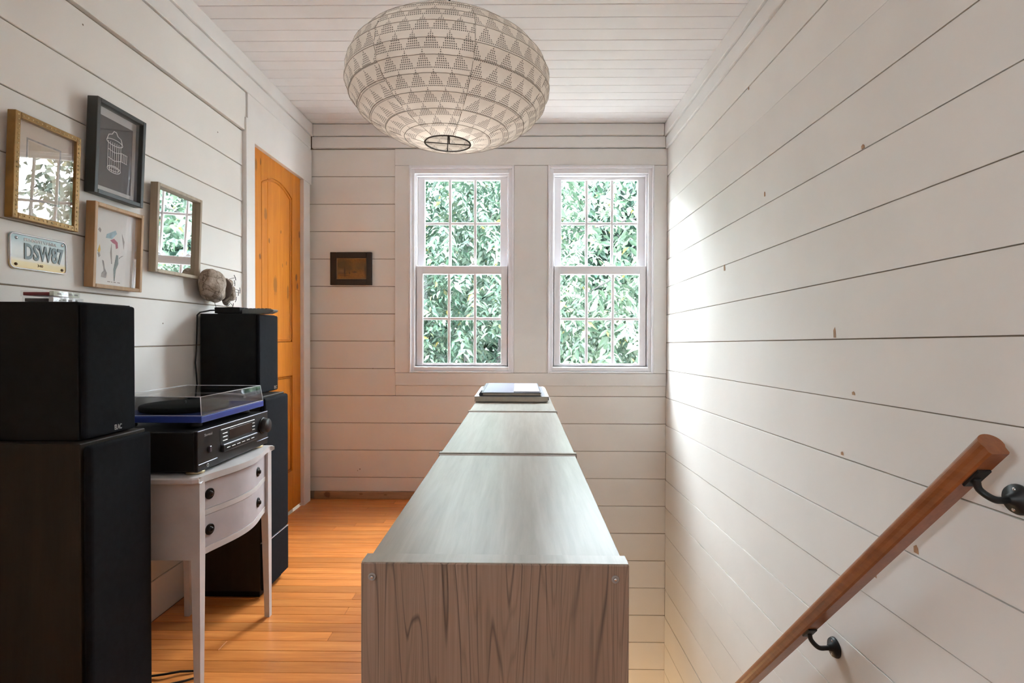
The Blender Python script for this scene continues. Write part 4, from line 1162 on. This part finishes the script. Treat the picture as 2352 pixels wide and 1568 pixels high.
# pale frame that mirrors the window
e, a, b = frame('wall_mirror', 2.0300, 1.298, 0.269, 0.328, 0.013, 0.028, dict(frame=M['paleframe']), 'pale wood framed mirror nearest the door reflecting the window', 'mirror', 2.0, group='framed pictures on the left wall')
box('mirror_glass', 0.0045, 0.0100, a + 0.0125, b - 0.0125, 0.0125, 0.3155, M['mirror'], e, 0, True)

# small dark picture on the far wall
e = empty('lane_picture', (-1.082, BY - 0.002, 1.391))
tag(e, 'small dark brown frame with a golden country lane scene on the far wall', 'picture')
for nm, x0, x1, z0, z1 in [('frame_bar', -1.217, -1.1765, 1.392, 1.604), ('frame_bar', -0.9825, -0.947, 1.392, 1.604), ('frame_bar', -1.1765, -0.9825, 1.392, 1.4295), ('frame_bar', -1.1765, -0.9825, 1.5665, 1.604)]:
    box(nm, x0 + 0.0002, x1 - 0.0002, BY - 0.022, BY - 0.0025, z0, z1, M['brownframe'], e, 0.002)
box('print', -1.176, -0.983, BY - 0.010, BY - 0.004, 1.43, 1.566, M['oldprint'], e, 0)
bm = bmesh.new()
for x0, x1, z0, z1 in [(-1.1764, -1.172, 1.4296, 1.5664), (-0.987, -0.9826, 1.4296, 1.5664), (-1.172, -0.987, 1.4296, 1.4335), (-1.172, -0.987, 1.5625, 1.5664)]:
    abox(bm, x0, x1, BY - 0.0145, BY - 0.0105, z0, z1)
fin('inner_slip', bm, plain('tan_slip', (0.30, 0.17, 0.075), 0.5), e)

# license plate
lpz, lpy = 1.2925, 1.4625
e = empty('license_plate', (LX + 0.002, lpy, lpz - 0.05))
tag(e, 'small embossed motorcycle license plate reading DSW87 screwed below the gilt picture', 'license plate')
def rrect(w, hh, r, n=6):
    out_ = []
    for cx_, cz_, a0 in [(w / 2 - r, hh / 2 - r, 0), (-w / 2 + r, hh / 2 - r, 90), (-w / 2 + r, -hh / 2 + r, 180), (w / 2 - r, -hh / 2 + r, 270)]:
        for i in range(n + 1):
            t_ = R(a0 + 90 * i / n); out_.append((cx_ + r * math.cos(t_), cz_ + r * math.sin(t_)))
    return out_
bm = bmesh.new(); aprism(bm, [(p_[0], p_[1]) for p_ in rrect(0.177, 0.098, 0.013)], 'x', 0.0, 0.0016)
o = fin('plate_sheet', bm, M['plate'], e, True); o.location = (0.0008, 0, 0.05)
ss = o
bm = bmesh.new(); atube(bm, [(0.0022, p_[0], p_[1]) for p_ in rrect(0.172, 0.093, 0.0115)], 0.0020, 6, True)
fin('rolled_rim', bm, M['platerim'], ss, True, True)
def pltext(nm, s_t, size, yy, zz, mat_, depth, width, fat=0.0):
    mtx = Matrix.Translation((0.0022, yy, zz)) @ FACE.to_4x4()
    return text(nm, s_t, size, mat_, ss, mtx, depth, True, width, fat)
pltext('plate_number', 'DSW87', 0.060, 0.014, 0.000, M['plateink'], 0.0011, 0.122, 0.0016)
pltext('state_name', 'PENNSYLVANIA', 0.012, 0.004, 0.0335, M['chalk'], 0.0003, 0.100, 0.0002)
pltext('sticker_number', '340', 0.010, 0.002, -0.0335, M['rust'], 0.0003, 0.017)
for yy, zz, mm in [(-0.068, 0.035, 'steel'), (0.074, 0.037, 'steel'), (-0.070, -0.036, 'rust'), (0.072, -0.036, 'rust')]:
    lathe('screw', [(0.0042, 0), (0.0040, 0.0014), (0.0018, 0.0024), (0, 0.0026)], (0.0018, yy, zz), 'x', M[mm], ss, 14, True)

# dried pod with wiry stems
pc = Vector((-1.300, 2.232, 1.268))
e = empty('dried_pod', (LX + 0.004, 2.24, 1.20))
tag(e, 'cracked grey bark pod with thin wiry stems hanging beside the door', 'sculpture')
def lump(nm, c, rx, ry, rz_, mat_, seed, amp, parent, shear=0.0, cut=None):
    bm = bmesh.new(); bmesh.ops.create_icosphere(bm, subdivisions=4, radius=1)
    r_ = np.random.default_rng(seed); ks = r_.normal(size=(10, 3)) * 2.6; ph = r_.uniform(0, 6.28, 10)
    for v_ in bm.verts:
        q = np.array(v_.co)
        d_ = sum(math.sin(float(k @ q) + p_) for k, p_ in zip(ks, ph)) / 10
        f = 1 + amp * d_
        if cut: f *= cut(q)
        v_.co = Vector((c[0] + rx * q[0] * f, c[1] + ry * q[1] * f + shear * q[2] * ry, c[2] + rz_ * q[2] * f))
    return fin(nm, bm, mat_, parent, False, True)
lump('pod_body', (-1.303, 2.222, 1.268), 0.046, 0.068, 0.072, M['bark'], 3, 0.34, e, -0.06, lambda q: 1 + 0.20 * q[2] * (1 - 0.4 * abs(q[2])))
lump('pod_cleft', (-1.292, 2.262, 1.262), 0.034, 0.040, 0.050, M['podgap'], 5, 0.45, e)
lump('pod_lobe', (-1.286, 2.303, 1.250), 0.034, 0.034, 0.046, M['bark'], 8, 0.60, e, 0.25)
lump('pod_lobe', (-1.290, 2.288, 1.292), 0.030, 0.030, 0.026, M['bark'], 9, 0.55, e)
stems = [((-1.29, 2.285, 1.295), (0.02, 0.045, 0.028)), ((-1.29, 2.29, 1.288), (0.01, 0.055, 0.012)), ((-1.285, 2.30, 1.268), (0.01, 0.080, 0.002)), ((-1.285, 2.305, 1.258), (0.012, 0.058, 0.000)),
         ((-1.285, 2.31, 1.245), (0.008, 0.040, -0.018)), ((-1.29, 2.28, 1.225), (0.01, 0.012, -0.026)), ((-1.29, 2.285, 1.228), (0.012, 0.040, -0.030)), ((-1.30, 2.225, 1.205), (0.004, 0.004, -0.022))]
for c_, d_ in stems:
    c_, d_ = Vector(c_), Vector(d_)
    bm = bmesh.new()
    tip = c_ + d_; bend = c_ + d_ * 0.55 + Vector((0, -0.004, 0.005))
    atube(bm, [c_, bend, tip], 0.0011, 5)
    nrm = Vector((0, -d_.z, d_.y)).normalized() if (abs(d_.y) + abs(d_.z)) > 1e-6 else Vector((0, 0, 1))
    atube(bm, [tip + nrm * 0.013, tip + d_.normalized() * 0.003, tip - nrm * 0.013], 0.0014, 5)
    fin('stem', bm, M['wire'], e, False, True)

# loose cable on the floor under the stand
cb = tube('floor_cable', [(-1.10, 1.52, 0.004), (-1.06, 1.565, 0.004), (-1.02, 1.58, 0.005), (-0.985, 1.605, 0.004), (-1.01, 1.630, 0.004), (-1.06, 1.62, 0.008), (-1.10, 1.60, 0.011), (-1.15, 1.60, 0.004), (-1.20, 1.65, 0.004), (-1.28, 1.75, 0.004)], 0.0035, M['cord'], None, 8)
tag(cb, 'thin black cable lying loose on the floor under the white stand', 'cable')

# ------------------------------------------------------------------ outdoors
g = box('ground', -14, 16, 3.6, 30, -3.1, -2.9, M['ground_bounce'], None, 0)
tag(g, 'unseen ground far below outside, made pale to bounce light up', 'ground', kind='structure')

def leaflet_mesh(name, L=1.0, W=0.36, mat=None):
    me = bpy.data.meshes.new(name)
    prof_ = [(0.0, 0.04), (0.22, 0.75), (0.45, 1.0), (0.72, 0.62), (1.0, 0.02)]
    vs, fs = [], []
    for t_, w_ in prof_:
        bendz = -0.16 * t_ * t_ * L
        vs += [(t_ * L, -w_ * W / 2, bendz + 0.07 * w_ * L), (t_ * L, 0, bendz), (t_ * L, w_ * W / 2, bendz + 0.07 * w_ * L)]
    for i in range(4):
        b_ = i * 3
        fs += [(b_, b_ + 3, b_ + 4, b_ + 1), (b_ + 1, b_ + 4, b_ + 5, b_ + 2)]
    me.from_pydata(vs, [], fs); me.materials.append(mat)
    return me

def sprays(rng, n, box_, llen, pairs, dens=None):
    """drooping compound leaves: returns list of (origin, axes 3x3, length) for every leaflet"""
    out_ = []
    (x0, x1), (y0, y1), (z0, z1) = box_
    for _ in range(n):
        for __ in range(20):
            o_ = np.array([rng.uniform(x0, x1), rng.uniform(y0, y1), rng.uniform(z0, z1)])
            if dens is None or rng.random() < dens(o_): break
        else:
            continue
        th = rng.uniform(0, 2 * math.pi); el = rng.normal(-0.55, 0.35)
        ax = np.array([math.cos(th) * math.cos(el), math.sin(th) * math.cos(el), math.sin(el)])
        nl = int(rng.integers(pairs[0], pairs[1] + 1))
        Ls = llen * rng.uniform(0.75, 1.25)
        side_ = np.cross(ax, [0, 0, 1.0]); side_ /= np.linalg.norm(side_) + 1e-9
        upv = np.cross(side_, ax)
        for i in range(nl):
            base_ = o_ + ax * Ls * 0.55 * (i + 0.6) + np.array([0, 0, -0.02 * i * i * Ls])
            for sgn in (-1, 1):
                dd = ax * 0.55 + side_ * sgn * 0.85 + np.array([0, 0, -0.35]) + rng.normal(size=3) * 0.22
                dd /= np.linalg.norm(dd)
                nn = upv + rng.normal(size=3) * 0.45; nn -= dd * (nn @ dd); nn /= np.linalg.norm(nn)
                out_.append((base_, np.stack([dd, np.cross(nn, dd), nn], 1), Ls * rng.uniform(0.8, 1.2)))
    return out_

def foliage_mesh(name, leaves, mat):
    """one mesh of many separate 4-triangle folded leaflets"""
    n = len(leaves)
    tmpl = np.array([(0, 0, 0), (0.42, -0.19, 0.07), (0.45, 0, 0), (0.42, 0.19, 0.07), (1.0, 0, -0.14)])
    O_ = np.array([l[0] for l in leaves]); A_ = np.array([l[1] for l in leaves]); L_ = np.array([l[2] for l in leaves])
    V_ = O_[:, None, :] + np.einsum('nij,kj->nki', A_, tmpl) * L_[:, None, None]
    V_ = V_.reshape(-1, 3)
    f0 = np.array([(0, 1, 2), (0, 2, 3), (1, 4, 2), (2, 4, 3)])
    F_ = (f0[None] + (np.arange(n) * 5)[:, None, None]).reshape(-1, 3)
    me = bpy.data.meshes.new(name)
    me.vertices.add(len(V_)); me.vertices.foreach_set("co", V_.astype(np.float32).ravel())
    me.loops.add(F_.size); me.loops.foreach_set("vertex_index", F_.astype(np.int32).ravel())
    me.polygons.add(len(F_)); me.polygons.foreach_set("loop_start", np.arange(0, F_.size, 3, dtype=np.int32))
    me.update(calc_edges=True); me.materials.append(mat)
    return me

def tree(name, label, trunk, foliage, mat, seed, bounds, leaf_box=None, nleaf=0, lsize=0.08, lmat=None):
    def inside(l):
        tip_ = l[0] + l[1][:, 0] * l[2]
        return all(bounds[i][0] < min(l[0][i], tip_[i]) - 0.02 and max(l[0][i], tip_[i]) + 0.02 < bounds[i][1] for i in range(2))
    rng = np.random.default_rng(seed)
    e_ = empty(name, trunk[0]); tag(e_, label, 'tree', 'trees outside the windows')
    pts = [Vector(p_) for p_ in trunk]
    tube('trunk', pts, [trunk_r * (1 - 0.12 * i) for i, trunk_r in enumerate([foliage['r']] * len(pts))], M['barktree'], e_, 10)
    for (p_a, p_b, p_c, r_) in foliage.get('branches', []):
        bm_ = bmesh.new(); atube(bm_, [p_a, p_b, p_c], [r_, r_ * 0.7, r_ * 0.35], 6)
        fin('branch', bm_, M['barktree'], e_, False, True)
    lv = []
    for (bx, n, ll, pr, dens) in foliage['boxes']:
        lv += [l for l in sprays(rng, n, bx, ll, pr, dens) if inside(l)]
    me = foliage_mesh('foliage', lv, mat)
    o_ = link(bpy.data.objects.new('foliage', me)); put(o_, e_, False); o_["kind"] = "stuff"
    if leaf_box:
        lm_ = leaflet_mesh('leaf', 1.0, 0.36, lmat or mat)
        ls = [l for l in sprays(rng, nleaf, leaf_box, lsize, (4, 6)) if inside(l)][:290]
        inv = Matrix.LocRotScale(e_.location, None, None).inverted()
        for org, axm, L_ in ls:
            lo_ = bpy.data.objects.new('leaf', lm_); COL.objects.link(lo_)
            lo_.parent = e_; lo_.matrix_parent_inverse = inv
            mm_ = Matrix([[axm[i][0] * L_, axm[i][1] * L_, axm[i][2] * L_, org[i]] for i in range(3)] + [[0, 0, 0, 1]])
            lo_.matrix_basis = mm_
    return e_

# near tree in front of the right window, long drooping leaves
tree('walnut_tree', 'pale leafy tree with long drooping leaves close outside the right window', [(2.3, 6.2, -2.9), (2.25, 6.1, 0.0), (2.1, 6.0, 1.9), (2.0, 5.9, 3.0)],
     dict(r=0.11, branches=[((2.15, 6.0, 1.6), (1.4, 5.5, 1.9), (0.7, 5.0, 1.5), 0.018), ((2.1, 6.0, 1.9), (1.3, 5.4, 2.3), (0.6, 5.2, 2.1), 0.016), ((2.2, 6.1, 0.8), (1.6, 5.4, 1.0), (1.0, 4.9, 0.7), 0.014)],
          boxes=[(((0.15, 2.6), (5.0, 6.2), (-0.6, 3.1)), 1500, 0.105, (4, 6), lambda o: 1.0 if o[2] < 1.75 else 0.40)]), M['leafA'], 11, ((0.11, 2.75), (4.3, 6.45)),
     ((0.30, 1.30), (4.55, 5.1), (0.7, 1.9)), 27, 0.10)
# tree in front of the left window
tree('ash_tree', 'bushy green tree outside the left window with a bare curved branch', [(-2.0, 7.0, -2.9), (-1.95, 6.9, 0.0), (-1.7, 6.8, 2.2), (-1.6, 6.7, 3.4)],
     dict(r=0.13, branches=[((-1.8, 6.8, 1.4), (-1.0, 6.4, 1.75), (-0.15, 6.0, 1.55), 0.014), ((-1.8, 6.8, 1.9), (-1.0, 6.2, 2.05), (-0.55, 6.0, 2.15), 0.016), ((-0.34, 6.4, 0.55), (-0.20, 6.4, 0.95), (0.05, 6.4, 1.05), 0.010), ((-0.45, 6.2, 2.15), (-0.30, 6.2, 2.55), (0.05, 6.2, 2.65), 0.010)],
          boxes=[(((-2.4, 0.1), (5.6, 7.0), (-0.6, 3.5)), 2300, 0.095, (4, 6), lambda o: 0.25 if (-0.55 < o[0] < 0.25 and o[2] < 1.1) else 1.0)]), M['leafB'], 12, ((-2.6, 0.10), (4.9, 7.15)),
     ((-1.15, -0.15), (5.1, 5.7), (0.7, 2.3)), 27, 0.095)
# two bare-stemmed trees seen through the gap
tree('slender_tree', 'grey trunk seen low in the right panes of the left window', [(-0.28, 7.8, -2.9), (-0.26, 7.8, 0.2), (-0.20, 7.8, 1.4), (-0.10, 7.8, 3.6)],
     dict(r=0.10, boxes=[(((-1.2, 0.9), (7.4, 8.1), (1.9, 3.8)), 380, 0.11, (4, 6), None)]), M['leafB'], 13, ((-1.4, 1.1), (7.25, 8.25)))
tree('dark_tree', 'thin dark trunk behind the centre panes of the left window', [(-0.86, 8.8, -2.9), (-0.85, 8.8, 0.3), (-0.82, 8.8, 1.6), (-0.8, 8.8, 4.0)],
     dict(r=0.085, boxes=[(((-2.6, 0.4), (8.5, 9.2), (1.8, 4.1)), 420, 0.12, (4, 6), None)]), M['leafC'], 14, ((-2.8, 0.6), (8.3, 9.35)))
# belt of trees behind everything
for i, (xx, lab) in enumerate([(-3.6, 'far left tree of the deep green backdrop outside'), (-0.8, 'deep green backdrop tree behind the left window'), (2.0, 'deep green backdrop tree behind the right window'), (4.8, 'far right tree of the deep green backdrop outside')]):
    tree('backdrop_tree', lab, [(xx, 10.6, -2.9), (xx, 10.6, 0.5), (xx + 0.1, 10.5, 2.6), (xx + 0.1, 10.5, 4.2)],
         dict(r=0.12, boxes=[(((xx - 1.4, xx + 1.4), (9.6, 11.2), (-2.6, 4.5)), 2600, 0.20, (4, 6), None)]), M['leafC'], 20 + i, ((xx - 1.395, xx + 1.395), (9.4, 11.6)))
# added out-of-view tree, blocks low side light from the right wall
tree('blocker_tree', 'added dark green tree left of the windows that blocks side light', [(-4.2, 6.4, -2.9), (-4.2, 6.4, 0.5), (-4.1, 6.3, 2.2), (-4.1, 6.3, 3.6)],
     dict(r=0.11, boxes=[(((-5.1, -3.1), (4.5, 8.6), (-2.4, 4.0)), 1500, 0.17, (4, 6), None)]), M['leafC'], 31, ((-5.4, -2.85), (4.2, 9.0)))
